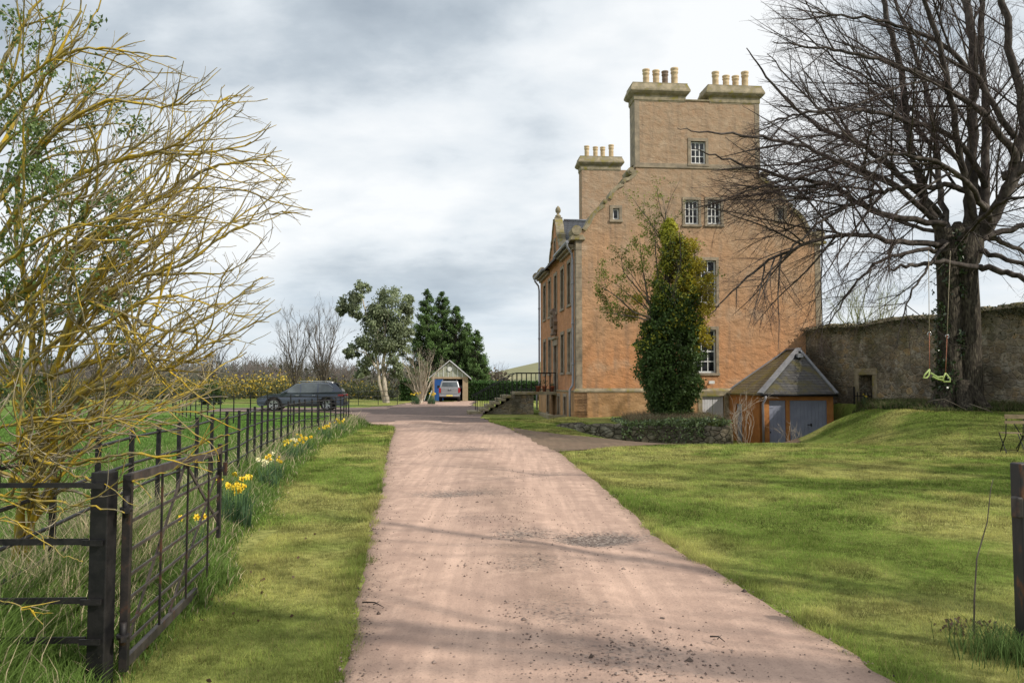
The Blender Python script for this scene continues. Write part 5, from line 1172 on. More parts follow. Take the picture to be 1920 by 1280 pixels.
LM = [ # upright stems
 ([(1770,440,26),(1742,400,25.8),(1722,330,25.5),(1706,270,25.3),(1690,150,25),(1668,50,24.8),(1640,-60,24.6)], .2, .09),
 ([(1815,440,26),(1820,375,26),(1822,234,26.2),(1827,117,26.3),(1812,0,26.4),(1800,-120,26.4)], .26, .13),
 ([(1835,440,26),(1846,375,26.4),(1848,234,26.8),(1838,100,27),(1842,-60,27.2)], .22, .1),
 ([(1838,450,26),(1862,400,25.6),(1900,320,25.2),(1918,220,25),(1895,90,24.8),(1868,-60,24.6)], .26, .12),
 ([(1880,330,25.4),(1930,300,25),(1960,150,25),(1990,0,25)], .2, .1),
 ([(1850,440,26.2),(1890,360,27),(1945,260,28),(1990,100,29)], .2, .1),
 ([(1780,440,26),(1760,340,27),(1745,200,28),(1700,60,28.5),(1665,-40,29)], .15, .06),
 ([(1830,430,26),(1800,300,25),(1780,160,24),(1740,20,23.5),(1700,-60,23)], .16, .06),
 # long limbs reaching left
 ([(1905,300,25),(1840,210,24.4),(1745,150,24),(1630,108,23.6),(1530,90,23.2),(1450,80,23)], .15, .02),
 ([(1850,350,25.8),(1790,260,25),(1700,225,24.2),(1600,205,23.6),(1500,215,23.2),(1430,235,23)], .14, .02),
 ([(1900,260,25),(1820,130,24.4),(1720,60,24),(1600,30,23.4),(1480,40,23)], .13, .02),
 ([(1850,392,26.1),(1815,362,25.9),(1770,348,25.6),(1690,352,24.8),(1640,365,24.2),(1560,400,23.4),(1480,470,22.8),(1420,540,22.4)], .15, .02),
 ([(1770,420,25.8),(1650,400,25),(1560,350,24.2),(1470,330,23.4),(1370,300,22.8),(1300,280,22.5)], .14, .015),
 ([(1765,400,26),(1640,290,25),(1540,240,24.4),(1450,160,24),(1400,90,23.8)], .13, .02),
 ([(1765,410,26),(1690,330,27),(1600,260,27.6),(1500,170,28),(1440,100,28.5)], .12, .02),
 ([(1775,455,25.8),(1690,455,25),(1600,440,24.2),(1500,460,23.4),(1400,520,22.6),(1330,590,22.3)], .14, .015),
 ([(1780,470,25.8),(1720,470,25),(1650,490,24.2),(1590,550,23.6),(1545,620,23.4)], .11, .015),
 ([(1770,430,26),(1680,350,24.8),(1570,300,23.8),(1450,260,22.8),(1340,250,22.2),(1270,240,22)], .13, .012),
 ([(1840,502,25.4),(1770,492,24.6),(1715,497,24.2),(1672,503,24)], .12, .05),
 ([(1835,500,25.6),(1900,515,25),(1960,550,24.6)], .14, .1),
 ([(1840,470,25.6),(1900,490,24.6),(1990,520,24)], .12, .06),
 ([(1780,450,25.8),(1740,500,24),(1700,570,23),(1680,650,22.6)], .07, .01),
 ([(1860,420,25.6),(1800,330,23.8),(1700,290,22.4),(1600,320,21.4),(1520,400,21)], .12, .015),
 ([(1850,380,26.4),(1780,280,27.6),(1680,180,28.6),(1580,120,29.4),(1500,60,30)], .12, .015),
 ([(1850,440,26),(1920,420,26),(2000,380,26),(2080,340,26)], .15, .05),
 ([(1850,440,26),(1910,470,27),(1990,480,28),(2060,520,28.6)], .12, .03),
 ([(1790,440,26),(1700,420,27.6),(1620,380,28.8),(1560,330,29.8)], .11, .015),
 ([(1800,450,25.6),(1830,420,23),(1880,380,21),(1940,370,19.5)], .13, .03),
]
def ENV(p):
    px = 960+p.x/p.y*F; py = 718-(p.z-1.65)/p.y*F
    b = np.interp(py, [-100,0,100,200,300,360,420,500,560,620,700,760], [1480,1450,1440,1425,1350,1290,1255,1275,1330,1420,1600,1760])
    return px < b+60*(vn(p.x*2.1, p.z*2.1, 1, 5)-.3)+U(-12,12)
for pts, r0, r1 in LM: limb([at(*q) for q in pts], r0*.78, r1*.75, 0, Pb, ob, .2, .03)
ENV = None

for n_, k in (('limbs', 0), ('branches', 1)): tubes(n_, ob[k], M['branch'], BT)
tw = tubes('twigs', ob[2]+ob[3], M['twig'], BT)
# ivy climbing the left side of the trunk
P = []
for k in range(2600):
    h = R(); z = .6+h*6.0; y0 = TY-.4; c_ = at(1778, 718-(z-1.65)/TY*F, TY); a = U(-PI, 0) if R() < .8 else U(-PI, PI); rr_ = .40+U(0,.1)
    if vn(a*2+z, z, 1.1, 4) < .35+.3*h: continue
    P.append((c_.x+rr_*math.cos(a)*.95, TY+rr_*math.sin(a), z))
leaves('ivy', np.array(P), .13, (.035,.06,.022), M['ivy'], BT)
# fallen branch and twiggy litter on the bank
for i_, (pts, lb) in enumerate((([(1740,752,24.5),(1770,748,24.4),(1790,757,24.3),(1812,768,24.2)], 'crooked fallen branch lying on the bank below the big tree'), ([(1818,757,23.9),(1850,768,23.8),(1862,775,23.7)], 'pale fallen branch lying on the bank right of the big trunk'))):
    m = MB(); q = [at(*p) for p in pts]; q = [Vector((p.x, p.y, max(p.z, float(H(p.x, p.y))+.06))) for p in q]; m.tube(q, [.014,.013,.01,.006][:len(q)], 6); tag(m.build('fallen_branch', M['greybark']), lb, 'branch')
# --- yellow lichened bush at left
BU = empty('lichen_bush', (0,0,0), 0, 'sprawling bush with yellow lichen covered branches leaning over the gate', 'bush')
Pl = [dict(seg=.11, w=.2, trop=(.02,0,.08), n=5.0, ang=.62, ratio=.55, rc=.017, rmin=.0055, cb=(.26,0,.02), lo=.12),
      dict(seg=.07, w=.33, trop=(.1,0,.35), n=7.0, ang=.68, ratio=.38, rc=.015, rmin=.003, lo=.1, cb=(.1,0,.08), end=.35),
      dict(seg=.05, w=.3, trop=(0,0,.8), n=6, ang=.8, ratio=.45, rc=.013, rmin=.0017, lo=.15, minL=.04, cb=(0,0,.15), end=.45),
      dict(seg=.025, w=.3, trop=(0,0,1.0), n=0, ang=.7, ratio=.5, rc=.02, rmin=.0013, end=.7)]
ol_ = [[], [], [], []]
BL_ = [
 ([(25,1140,5.7),(32,1040,5.7),(42,940,5.6),(75,830,5.5),(92,740,5.4),(120,640,5.3),(150,560,5.2),(200,500,5.1),(270,430,5.0)], .05, .014),
 ([(35,1140,5.75),(55,1000,5.7),(62,880,5.6),(55,760,5.6),(60,600,5.6),(30,450,5.7),(40,300,5.7),(90,150,5.7),(150,20,5.7)], .04, .01),
 ([(-60,900,5.6),(-40,620,5.6),(60,540,5.4),(130,480,5.2),(230,420,5.1),(330,350,5.0),(410,310,4.95),(500,300,4.9)], .035, .005),
 ([(-40,500,5.4),(40,390,5.3),(110,350,5.2),(190,310,5.1),(290,285,5.0),(370,290,4.9),(470,270,4.9)], .03, .004),
 ([(-40,430,5.6),(30,330,5.6),(100,250,5.5),(200,190,5.4),(300,200,5.3),(370,190,5.2),(440,190,5.2)], .028, .004),
 ([(-40,300,5.6),(50,190,5.6),(110,110,5.6),(180,90,5.5),(260,100,5.5),(330,110,5.4)], .025, .004),
 ([(-30,180,5.6),(20,90,5.6),(60,20,5.6),(110,-40,5.6)], .025, .008),
 ([(120,640,5.3),(190,560,5.1),(270,520,5.0),(350,490,4.9),(420,440,4.9),(480,410,4.85),(530,395,4.8)], .024, .0035),
 ([(150,560,5.2),(230,590,5.0),(310,620,4.9),(370,610,4.8),(440,560,4.8),(490,520,4.8)], .024, .004),
 ([(80,800,5.4),(160,740,5.2),(240,720,5.0),(310,690,4.9),(380,650,4.8),(450,620,4.8),(530,580,4.75)], .026, .004),
 ([(60,720,5.4),(140,690,5.2),(230,668,5.1),(290,672,5.0),(360,680,4.9),(420,650,4.9),(480,610,4.8)], .02, .003),
 ([(20,900,5.5),(80,800,5.2),(150,740,5.0),(220,700,4.9),(270,640,4.8),(300,560,4.8),(330,460,4.8)], .026, .005),
 ([(-60,860,5.2),(20,830,5.0),(90,870,4.7),(170,862,4.5),(240,850,4.4),(320,856,4.35),(400,820,4.3),(432,815,4.3)], .022, .003),
 ([(-60,940,4.8),(0,930,4.6),(60,935,4.4),(130,945,4.3),(180,950,4.25),(235,962,4.2)], .016, .0045),
 ([(-40,880,5.0),(60,850,4.8),(150,800,4.7),(230,780,4.7),(310,770,4.6),(380,775,4.6)], .018, .003),
 ([(-60,820,5.0),(40,790,4.9),(120,780,4.8),(200,790,4.7),(270,770,4.6),(350,730,4.6)], .018, .003),
 ([(-60,780,5.0),(20,720,4.9),(100,640,4.8),(190,610,4.8),(280,560,4.7),(360,560,4.7),(430,590,4.7)], .02, .003),
 ([(-60,700,5.2),(10,620,5.1),(100,520,5.0),(180,440,4.9),(250,360,4.9),(320,300,4.9),(390,230,4.9),(420,160,4.9)], .024, .003),
 ([(-60,650,5.9),(20,560,6.0),(100,470,6.1),(170,380,6.2),(250,280,6.2),(310,200,6.2)], .025, .004),
 ([(-40,250,5.0),(30,160,4.9),(100,110,4.8),(160,60,4.8),(200,-20,4.8)], .018, .004),
 ([(-60,560,4.8),(0,500,4.7),(90,440,4.6),(160,420,4.5),(260,400,4.5),(340,400,4.5),(420,360,4.5)], .018, .003),
 ([(-60,1010,4.4),(0,970,4.3),(60,1000,4.2),(120,1040,4.1),(160,1050,4.1)], .008, .002),
 ([(-60,1120,4.2),(20,1130,4.1),(60,1145,4.05),(100,1150,4.0)], .006, .002),
 ([(210,900,4.6),(235,900,4.6),(300,905,4.6),(360,875,4.6),(420,870,4.5)], .008, .002) if 0 else ([(100,870,4.7),(170,900,4.6),(230,905,4.5),(300,890,4.5),(370,860,4.5)], .012, .0025),
 ([(-60,380,6.2),(20,240,6.3),(80,130,6.3),(120,0,6.3)], .025, .008),
]
def ENV(p):
    px = 960+p.x/p.y*F; py = 718-(p.z-1.65)/p.y*F
    b = np.interp(py, [-150,0,60,110,140,200,250,300,400,450,500,590,680,760,820,870,900,960,1050,1200], [130,150,200,270,420,470,495,520,535,470,490,530,450,430,440,430,370,240,170,110])
    return px > b+55-190*vn(p.x*2.6, p.z*2.6, 1, 5)**1.3+U(-14,14)
Pl2 = [dict(q) for q in Pl]; Pl2[0]['n'] = 3.8; Pl2[1]['n'] = 6; Pl2[0]['cb'] = (.2,0,.02)
for pts, r0, r1 in BL_: limb([at(*q) for q in pts], r0*.72, r1*.9, 0, Pl2 if min(q[1] for q in pts) > 720 else Pl, ol_, .12, .005, 6)
ENV = None
for q_ in ol_[:3]:
    for i_ in range(len(q_)):
        p_, r_q = q_[i_]; q_[i_] = (p_, [x*U(.8, 1.3) for x in r_q])

tubes('main_stems', ol_[0], M['lichen'], BU); tubes('side_branches', ol_[1], M['lichen'], BU); tubes('twigs', ol_[2]+ol_[3], M['lichentwig'], BU)
P = []
for k in range(150):
    px = abs(random.gauss(0, 110))+U(-30, 40); py = U(-20, 760)
    if R() < .3: px = U(0, 250); py = U(300, 640)
    if px > 290 or (py < 120 and R() < .6): continue
    c_ = at(px, py, U(4.8, 6.0)); P.append(rand_unit(50)*.07*RNG.uniform(.2, 1.4, (50,1))+np.array(c_))
P = np.concatenate(P); leaves('leaf_clusters', P, .034, np.array([.12,.18,.055]), M['leaf'], BU, jit=.45, aspect=.5)
# small leafy undergrowth seen beneath the bush
# --- ivy-clad tree before the gable
IV = empty('ivy_clad_tree', (0,0,0), 0, 'tall ivy clad tree with yellow green upper leaves in front of the gable', 'tree'); IY = 33.0; ic = at(1258, 700, IY)
prof = [(770,42,0),(750,50,-2),(720,60,-3),(690,68,-4),(650,68,-2),(620,58,2),(590,50,6),(560,44,10),(530,42,12),(500,40,12),(470,36,8),(440,24,4),(420,12,0),(410,6,0)]
py_ = np.array([p[0] for p in prof])[::-1]; hw2 = np.array([p[1] for p in prof])[::-1]*.93; of_ = np.array([p[2] for p in prof])[::-1]
px2m = IY/F
def fol(n, y0, y1, size, colf, thr, name, inner=.45, noisy=1.3):
    y = RNG.uniform(y0, y1, n); a = RNG.uniform(0, 2*PI, n); rr_ = np.interp(y, py_, hw2)*px2m; k = RNG.uniform(inner, 1, n)**.6
    lump = .52+.95*fbm(a*1.6+y*.013, y*.06, 1.0, 3); rr_ = rr_*k*lump; z = 1.65-(y-718)*px2m; x = ic.x+np.interp(y, py_, of_)*px2m+rr_*np.cos(a); yy = IY+rr_*np.sin(a)*.9
    nz = vn(x*noisy+z*.3, z*noisy+yy*.9, 1.6, 6); kp = nz > thr(y); P = np.stack([x, yy, z], -1)[kp]; return leaves(name, P, size, colf(P, k[kp]), M['ivy'] if size < .115 else M['leaf'], IV)
dkc = lambda P, k: np.array([.06,.10,.027])*(.35+1.1*k[:,None]**3)*(.8+.5*vn(P[:,0], P[:,2], 2.2, 4)[:,None])  # inner shade painted in: leaf colour darkens towards the trunk
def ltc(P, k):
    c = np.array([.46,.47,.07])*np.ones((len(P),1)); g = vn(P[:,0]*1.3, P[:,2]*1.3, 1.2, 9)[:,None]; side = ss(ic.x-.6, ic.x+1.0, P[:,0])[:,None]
    c = c*(.55+.6*g)+np.array([.16,.07,.0])*side*.8; return c*(.65+.5*k[:,None])  # last factor paints shade into the inner leaves
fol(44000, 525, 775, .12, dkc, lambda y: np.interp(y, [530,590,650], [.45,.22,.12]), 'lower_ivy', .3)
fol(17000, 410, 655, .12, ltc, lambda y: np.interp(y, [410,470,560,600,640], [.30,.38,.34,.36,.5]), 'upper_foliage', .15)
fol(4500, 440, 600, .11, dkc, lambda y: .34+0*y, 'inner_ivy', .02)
# right hand yellowish bulge
P = []
for (cx, cy, r) in ((1305,500,20),(1318,540,22),(1322,580,20),(1310,620,22),(1326,640,14),(1298,660,16),(1295,460,16),(1290,545,24),(1332,560,10),(1185,590,14),(1195,560,12),(1330,520,12)):
    c_ = at(cx, cy, IY-.3); n = int(r*r*1.5); v = rand_unit(n)*RNG.uniform(.1, 1, (n,1))**.5*r*px2m; P.append(np.array(c_)+v)
P = np.concatenate(P); leaves('outer_foliage', P, .11, np.array([.42,.35,.04])*(.5+.8*vn(P[:,0], P[:,2], 2.5, 2)[:,None]), M['leaf'], IV)
oi = [[], [], []]
Pi = [dict(seg=.35, w=.07, trop=(0,0,.06), n=2.6, ang=.6, ratio=.4, rc=.012, rmin=.008, cb=(0,0,.2), lo=.15), dict(seg=.16, w=.15, trop=(0,0,.2), n=4.5, ang=.6, ratio=.4, rc=.012, rmin=.005, lo=.15, end=.3), dict(seg=.1, w=.2, trop=(0,0,.3), n=0, ang=.5, ratio=.5, rc=.01, rmin=.004, end=.5)]
for pts, r0, r1 in (([(1258,800,33),(1256,700,33),(1252,600,33),(1250,500,33),(1248,420,33)], .28, .03), ([(1252,640,33),(1225,600,32.6),(1190,585,32.3),(1155,555,32),(1125,535,31.8)], .06, .01), ([(1230,605,32.8),(1195,595,32.3),(1160,590,32),(1135,585,31.8)], .045, .01),
    ([(1232,600,33),(1215,560,32.8),(1205,500,32.7),(1200,450,32.6)], .05, .01), ([(1225,580,33),(1195,540,32.6),(1170,510,32.4),(1165,480,32.3)], .04, .01), ([(1262,620,33),(1290,570,33),(1300,500,33),(1305,450,33)], .05, .01),
    ([(1262,600,33),(1275,520,33),(1272,440,33)], .05, .01), ([(1245,600,33),(1232,500,33),(1228,440,33)], .05, .01), ([(1225,590,32.8),(1190,560,32.4),(1150,530,32)], .035, .008), ([(1262,600,33),(1310,560,32.6),(1335,520,32.4)], .04, .008)):
    limb([at(*q) for q in pts], r0, r1, 0, Pi, oi, .3, .01)
tubes('trunk', oi[0][:1], M['bark'], IV); tubes('branches', oi[0][1:]+oi[1]+oi[2], M['greybark'], IV)
tips = [np.array(p[-1]) for p, r in oi[2]+oi[1] if p[-1][0] < ic.x-.5 or R() < .4]; tips = np.array(tips)
P = (tips[:,None,:]+RNG.normal(0, .09, (len(tips), 9, 3))).reshape(-1,3)
leaves('outer_foliage', P, .10, np.array([.22,.25,.05])*(.5+.9*vn(P[:,0], P[:,2], 2.5, 2)[:,None]), M['leaf'], IV)
P = []
for (cx, cy, r) in ((1128,545,14),(1140,575,13),(1150,598,12),(1160,610,8),(1133,560,12),(1120,550,8),(1215,470,14),(1205,440,8),(1200,500,10),(1168,520,8),(1225,450,10)):
    c_ = at(cx, cy, 32.1); n = int(r*r*.6); v = rand_unit(n)*RNG.uniform(.1, 1, (n,1))**.6*r*px2m; P.append(np.array(c_)+v)
P = np.concatenate(P); leaves('outer_foliage', P, .10, np.array([.2,.23,.045])*(.5+.9*vn(P[:,0], P[:,2], 2.5, 2)[:,None]), M['leaf'], IV)
# --- bare shrub in front of the garage
SH = [[], [], []]; Ps = [dict(seg=.25, w=.14, trop=(0,0,.1), n=3, ang=.6, ratio=.45, rc=.008, rmin=.006, cb=(0,0,.2), lo=.2), dict(seg=.14, w=.2, trop=(0,0,.3), n=4, ang=.6, ratio=.4, rc=.01, rmin=.004, end=.4), dict(seg=.1, w=.2, trop=(0,0,.3), n=0, ang=.5, ratio=.5, rc=.01, rmin=.003, end=.6)]
for k in range(11):
    x0 = 1395+U(-10, 20); y_ = U(31.5, 32.6); limb([at(x0, 832, y_), at(x0+U(-25,10), 790, y_), at(x0+U(-55,50), U(735,770), y_)], .012, .004, 0, Ps, SH, .2, .01)
tag(tubes('bare_shrub', SH[0]+SH[1]+SH[2], M['palebark']), 'leafless pale stemmed shrub growing in front of the garage side wall', 'shrub')
SH = [[], [], []]
for k in range(9):
    x0 = U(1440,1540); y_ = 30.2; limb([at(x0, 828, y_), at(x0+U(-15,10), 812, y_), at(x0+U(-30,15), U(785,805), y_)], .006, .003, 0, Ps, SH, .2, .01)
tag(tubes('dry_weeds', SH[0]+SH[1], M['palebark']), 'dry pale weeds in front of the blue grey garage doors', 'weeds', kind='stuff')
# --- distant leafy trees
def clump_tree(root, circ, Y, dens, size, col, name='crown', depth=.8, droop=.8, dark=.35, mt='leaf'):
    P = []; C_ = []
    for cx, cy, r in circ:
        rm = r*Y/F; sub = max(6, int(r*.62))
        for s in range(sub):
            v = rand_unit(1)[0]*U(.35, .95)*rm; c_ = np.array(at(cx, cy, Y+U(-depth, depth)*rm))+v; n = int(dens*U(.6,1.4)); q = RNG.normal(0, 1, (n,3))*rm*.19*np.array([1,1,1]); P.append(c_+q)
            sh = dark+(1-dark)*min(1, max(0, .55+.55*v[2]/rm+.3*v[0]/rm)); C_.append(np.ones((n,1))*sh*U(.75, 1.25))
    P = np.concatenate(P); C_ = np.concatenate(C_); return leaves(name, P, size, np.array(col)*C_, M[mt], root, droop=droop)
EU = empty('pale_barked_tree', (0,0,0), 0, 'tall loose crowned tree with pale forked trunk across the gravel', 'tree')
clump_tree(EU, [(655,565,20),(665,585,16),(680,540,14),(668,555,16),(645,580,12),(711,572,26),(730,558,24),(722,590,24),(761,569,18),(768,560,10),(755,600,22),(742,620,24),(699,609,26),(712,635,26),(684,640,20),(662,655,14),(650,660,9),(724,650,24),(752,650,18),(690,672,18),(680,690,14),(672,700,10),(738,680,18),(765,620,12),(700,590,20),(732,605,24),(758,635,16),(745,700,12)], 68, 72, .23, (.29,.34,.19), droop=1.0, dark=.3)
oe = [[], [], []]; Pe = [dict(seg=.8, w=.08, trop=(0,0,.05), n=.9, ang=.6, ratio=.35, rc=.02, rmin=.02, cb=(0,0,.3), lo=.3), dict(seg=.4, w=.15, trop=(0,0,.1), n=1.6, ang=.6, ratio=.4, rc=.018, rmin=.012), dict(seg=.3, w=.2, trop=(0,0,.1), n=0, ang=.5, ratio=.5, rc=.01, rmin=.01)]
for pts, r0, r1 in (([(726,757,68),(722,730,68),(719,690,68),(722,640,68),(715,580,68)], .24, .07), ([(722,757,68),(712,720,67.8),(709,690,67.8),(700,640,67.8),(680,560,67.6)], .15, .05), ([(719,700,68),(745,640,68),(757,590,68)], .12, .04), ([(712,700,67.8),(690,665,67.6),(665,655,67.5)], .08, .03)):
    limb([at(*q) for q in pts], r0, r1, 0, Pe, oe, .3, .02)
tubes('trunk', oe[0], M['palebark'], EU); tubes('branches', oe[1]+oe[2], M['palebark'], EU)
def conifer(cx, top, base, hw, Y, label, name='conifer', n=150, col=(.10,.165,.05)):
    e = empty(name, at(cx, base, Y)*1.0, 0, label, 'tree'); e.location.z = 0; o = e.location; zt = at(cx, top, Y).z; zb = .8; Rm = hw*Y/F; P = []; C_ = []; br = []
    tubes('trunk', [([(0,0,-.1), (0,0,zt*.5), (0,0,zt*.95)], [.28,.16,.03])], M['bark'], e)
    for k in range(n):
        h = U(0, 1)**.8; z = zb+(zt-zb)*(1-h)*.98; z = zt-(zt-zb)*h; r_m = Rm*1.12*(h**.66)*(1.0 if h < .75 else 1-.25*(h-.75)/.25)*U(.65, 1.12); a = U(0, 2*PI); up = .8*r_m*U(.6, 1.2)
        st = np.array([0,0,z-up*.6]); en = np.array([math.cos(a)*r_m, math.sin(a)*r_m, z+up*.35]); m_ = int(40+r_m*60); t = RNG.uniform(.25, 1, m_)**.7
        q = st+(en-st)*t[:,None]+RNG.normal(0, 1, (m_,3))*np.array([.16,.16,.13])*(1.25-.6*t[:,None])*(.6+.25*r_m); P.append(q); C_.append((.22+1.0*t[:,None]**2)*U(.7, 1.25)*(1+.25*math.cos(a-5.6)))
        br.append(([tuple(st), tuple((st+en)/2+np.array([0,0,-.1])), tuple(en)], [.05,.03,.01]))
    tubes('branches', br, M['branch'], e); P = np.concatenate(P); leaves('foliage', P, .21, np.array(col)*np.concatenate(C_), M['leaf'], e, droop=-.6, aspect=.4); return e
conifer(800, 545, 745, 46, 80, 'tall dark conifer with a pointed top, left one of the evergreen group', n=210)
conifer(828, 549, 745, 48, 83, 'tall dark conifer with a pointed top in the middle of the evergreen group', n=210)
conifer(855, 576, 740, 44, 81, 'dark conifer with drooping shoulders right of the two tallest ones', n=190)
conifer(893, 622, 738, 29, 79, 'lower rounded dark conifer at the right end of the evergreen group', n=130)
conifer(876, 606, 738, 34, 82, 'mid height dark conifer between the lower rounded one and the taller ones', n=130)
# leafless pale bush before the hedge
def bare_tree(base, Y, tops, r0, label, name='bare_tree', mt='greybark', dens=1.0, cat='tree', stems=3, spread=30, height=120, seglvl=3):
    e = empty(name, (0,0,0), 0, label, cat); hm = height*Y/F; o = [[], [], [], []]
    Q = [dict(seg=hm*.06, w=.12, trop=(0,0,.04), n=10*dens/hm*2.2, ang=.6, ratio=.4, rc=.009, rmin=.006*hm/4, cb=(0,0,.35), lo=.12), dict(seg=hm*.035, w=.17, trop=(0,0,.2/hm*4), n=9/hm*2.6*dens, ang=.6, ratio=.5, rc=.008, rmin=.0045*hm/4, cb=(0,0,.25), lo=.15),
         dict(seg=hm*.025, w=.2, trop=(0,0,.2/hm*4), n=12/hm*2.2*dens, ang=.5, ratio=.45, rc=.007, rmin=.0035*hm/4, cb=(0,0,.2), end=.4), dict(seg=hm*.02, w=.15, trop=(0,0,.2), n=0, ang=.5, ratio=.4, rc=.007, rmin=.003*hm/4, end=.5)]
    for k in range(stems):
        f = (k+.5)/stems*2-1; f += U(-.15,.15); px, py = base; tp = (px+f*spread, py-height*(1-.22*f*f)*U(.9, 1.0)); dy = U(-1,1)*spread*Y/F*.6
        limb([at(px, py, Y), at(px+f*spread*.25, py-height*.22, Y+dy*.2), at(px+f*spread*.7, py-height*.6, Y+dy*.6), at(*tp, Y+dy)], r0*(1.2 if stems < 2 else .6), r0*.1, 0, Q, o, .1, hm*.008)
    tubes('trunk', o[0], M[mt], e); tubes('crown', o[1]+o[2]+o[3], M[mt], e); return e
bare_tree((790,755), 66, None, .13, 'pale leafless spreading bush in front of the hedge by the outbuilding', 'bare_bush', 'palebark', 1.0, 'bush', 8, 42, 92)
bare_tree((552,735), 70, None, .13, 'leafless tree behind the bonnet of the grey car, left of a pair', stems=6, spread=38, height=142)
bare_tree((606,735), 74, None, .14, 'leafless tree behind the rear of the grey car, right of a pair', stems=6, spread=38, height=158)
bare_tree((396,720), 100, None, .16, 'small leafless field tree seen right of the lichen bush, nearest the car', stems=5, spread=42, height=92)
bare_tree((262,720), 95, None, .16, 'leafless field tree in the middle of three behind the lichen bush', stems=5, spread=45, height=120)
bare_tree((180,720), 92, None, .16, 'leafless field tree at left behind the lichen bush', stems=5, spread=45, height=130)
bare_tree((938,730), 150, None, .2, 'small leafless tree on the horizon beside the grassy hill', stems=4, spread=14, height=50)
bare_tree((1620,700), 60, None, .2, 'pale green budding tree showing over the garden wall beside the house', stems=6, spread=70, height=170, mt='budding') if 0 else None
M['budding'] = bark('budding_twig', (.2,.22,.09), (.26,.27,.13), (.33,.33,.19), 4, 1)
bare_tree((1625,715), 60, None, .16, 'pale green budding tree showing over the garden wall beside the house', stems=7, spread=75, height=170, mt='budding', dens=1.2)
# shadow casters beyond the right edge: real trees standing beside the drive
def side_tree(x, y, h, label, seed):
    random.seed(seed); e = empty('bare_tree', (x, y, 0), 0, label, 'tree'); o = [[], [], [], []]
    Q = [dict(seg=.6, w=.06, trop=(0,0,.03), n=1.9, ang=.7, ratio=.42, rc=.014, rmin=.02, cb=(0,0,.15), lo=.25), dict(seg=.4, w=.12, trop=(0,0,.05), n=2.0, ang=.6, ratio=.4, rc=.013, rmin=.01, cb=(0,0,.1)), dict(seg=.25, w=.15, trop=(0,0,.05), n=2.6, ang=.6, ratio=.4, rc=.012, rmin=.006), dict(seg=.2, w=.15, trop=(0,0,0), n=0, ang=.6, ratio=.4, rc=.01, rmin=.004)]
    for k in range(4):
        a = k*1.6+U(0,.6); d = Vector((math.cos(a), math.sin(a), 0)); limb([Vector((0,0,0)), Vector((0,0,h*.2)), d*h*.12+Vector((0,0,h*.5)), d*h*.26+Vector((0,0,h*U(.8,1)))], .26, .05, 0, Q, o, .22, .02)
    tubes('trunk', o[0], M['branch'], e); tubes('crown', o[1]+o[2]+o[3], M['branch'], e)
side_tree(9.2, 2.0, 10, 'bare tree standing right of the drive beside the camera', 3)
side_tree(15.5, 9.5, 12, 'bare tree at the right beyond the frame near the garden wall', 5)
side_tree(11.5, -4.5, 11, 'bare tree standing behind the camera at the right of the drive', 8)
side_tree(21.0, 16.5, 13, 'bare tree beyond the garden wall at right', 9)
# --- gorse and woodland on the horizon
def gorse(name, rows_, n, label):
    P = []; C_ = []
    for k in range(n):
        X, Y, r, h, yel = rows_(); m_ = 110; v = rand_unit(m_)*RNG.uniform(.3, 1.15, (m_,1)); v[:,2] = np.abs(v[:,2]); q = np.array([X, Y, 0])+v*np.array([r, r, h]); P.append(q)
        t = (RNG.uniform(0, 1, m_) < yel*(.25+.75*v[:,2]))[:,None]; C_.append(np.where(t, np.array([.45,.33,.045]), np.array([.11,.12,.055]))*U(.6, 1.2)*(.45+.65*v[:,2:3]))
    return tag(leaves(name, np.concatenate(P), .3, np.concatenate(C_), M['leaf']), label, 'gorse', kind='stuff')
def gr():
    Y = U(80, 112); px = U(-150, 735); w = vn(px*.012, Y*.05, 1, 5); return (px-960)/F*Y, Y, U(1.0,2.3), U(1.2,2.6)*(.55+.75*w), (.6 if w > .45 else .14)
gorse('gorse_thicket', gr, 520, 'yellow flowering gorse thicket along the far side of the field')
def gr2():
    Y = U(100, 118); px = U(885, 1010); return (px-960)/F*Y, Y, U(.8,1.6), U(.9,1.9), (.35 if px < 930 else .1)
gorse('scrub', gr2, 60, 'low scrub with brown leaves beyond the hedge and the stair railing')
def wood():
    V = []; P = []
    for k in range(5200):
        Y = U(125, 260); px = U(-200, 915) if R() < .93 else U(1500, 1960); h = U(3.0, 6.5)*(.55+.8*vn(px*.018, Y*.02, 1, 2))*Y/170; X = (px-960)/F*Y; 
        if 700 < px: h *= .6
        a = np.array([X, Y, 0.]); tp = a+np.array([U(-1,1), U(-1,1), h]); V.append(([tuple(a), tuple(tp)], [.07*Y/130, .012*Y/130]))
        for j in range(5):
            f = U(.35, 1); b = a+(tp-a)*f; V.append(([tuple(b), tuple(b+np.array([U(-1,1)*1.2, U(-1,1), U(.6,1.6)]))], [.04*Y/130, .01*Y/130]))
    return V
M['farwood'] = simple('hazy_bare_woodland', (.17,.14,.125), (.12,.11,.10), .03, 1, c3=(.1,.115,.07))
tag(tubes('woodland', wood(), M['farwood']), 'hazy leafless woodland belt along the horizon', 'woodland', kind='stuff')
P = []; C_ = []
for k in range(620):
    Y = U(130, 230); px = U(-200, 930); X = (px-960)/F*Y; h = U(1.5, 4.2)*Y/160*(.5+vn(px*.02, Y*.03, 1, 8)); q = rand_unit(40); q[:,2] = np.abs(q[:,2]); P.append(np.array([X, Y, 0])+q*np.array([4,4,h])); c_ = np.array([.085,.09,.05]) if R() < .4 else np.array([.15,.115,.085]); C_.append(c_*(.6+.5*q[:,2:3])*U(.7,1.2))
tag(leaves('scrub', np.concatenate(P), .95, np.concatenate(C_), M['leaf']), 'brown and olive scrub filling the far woodland edge', 'scrub', kind='stuff')
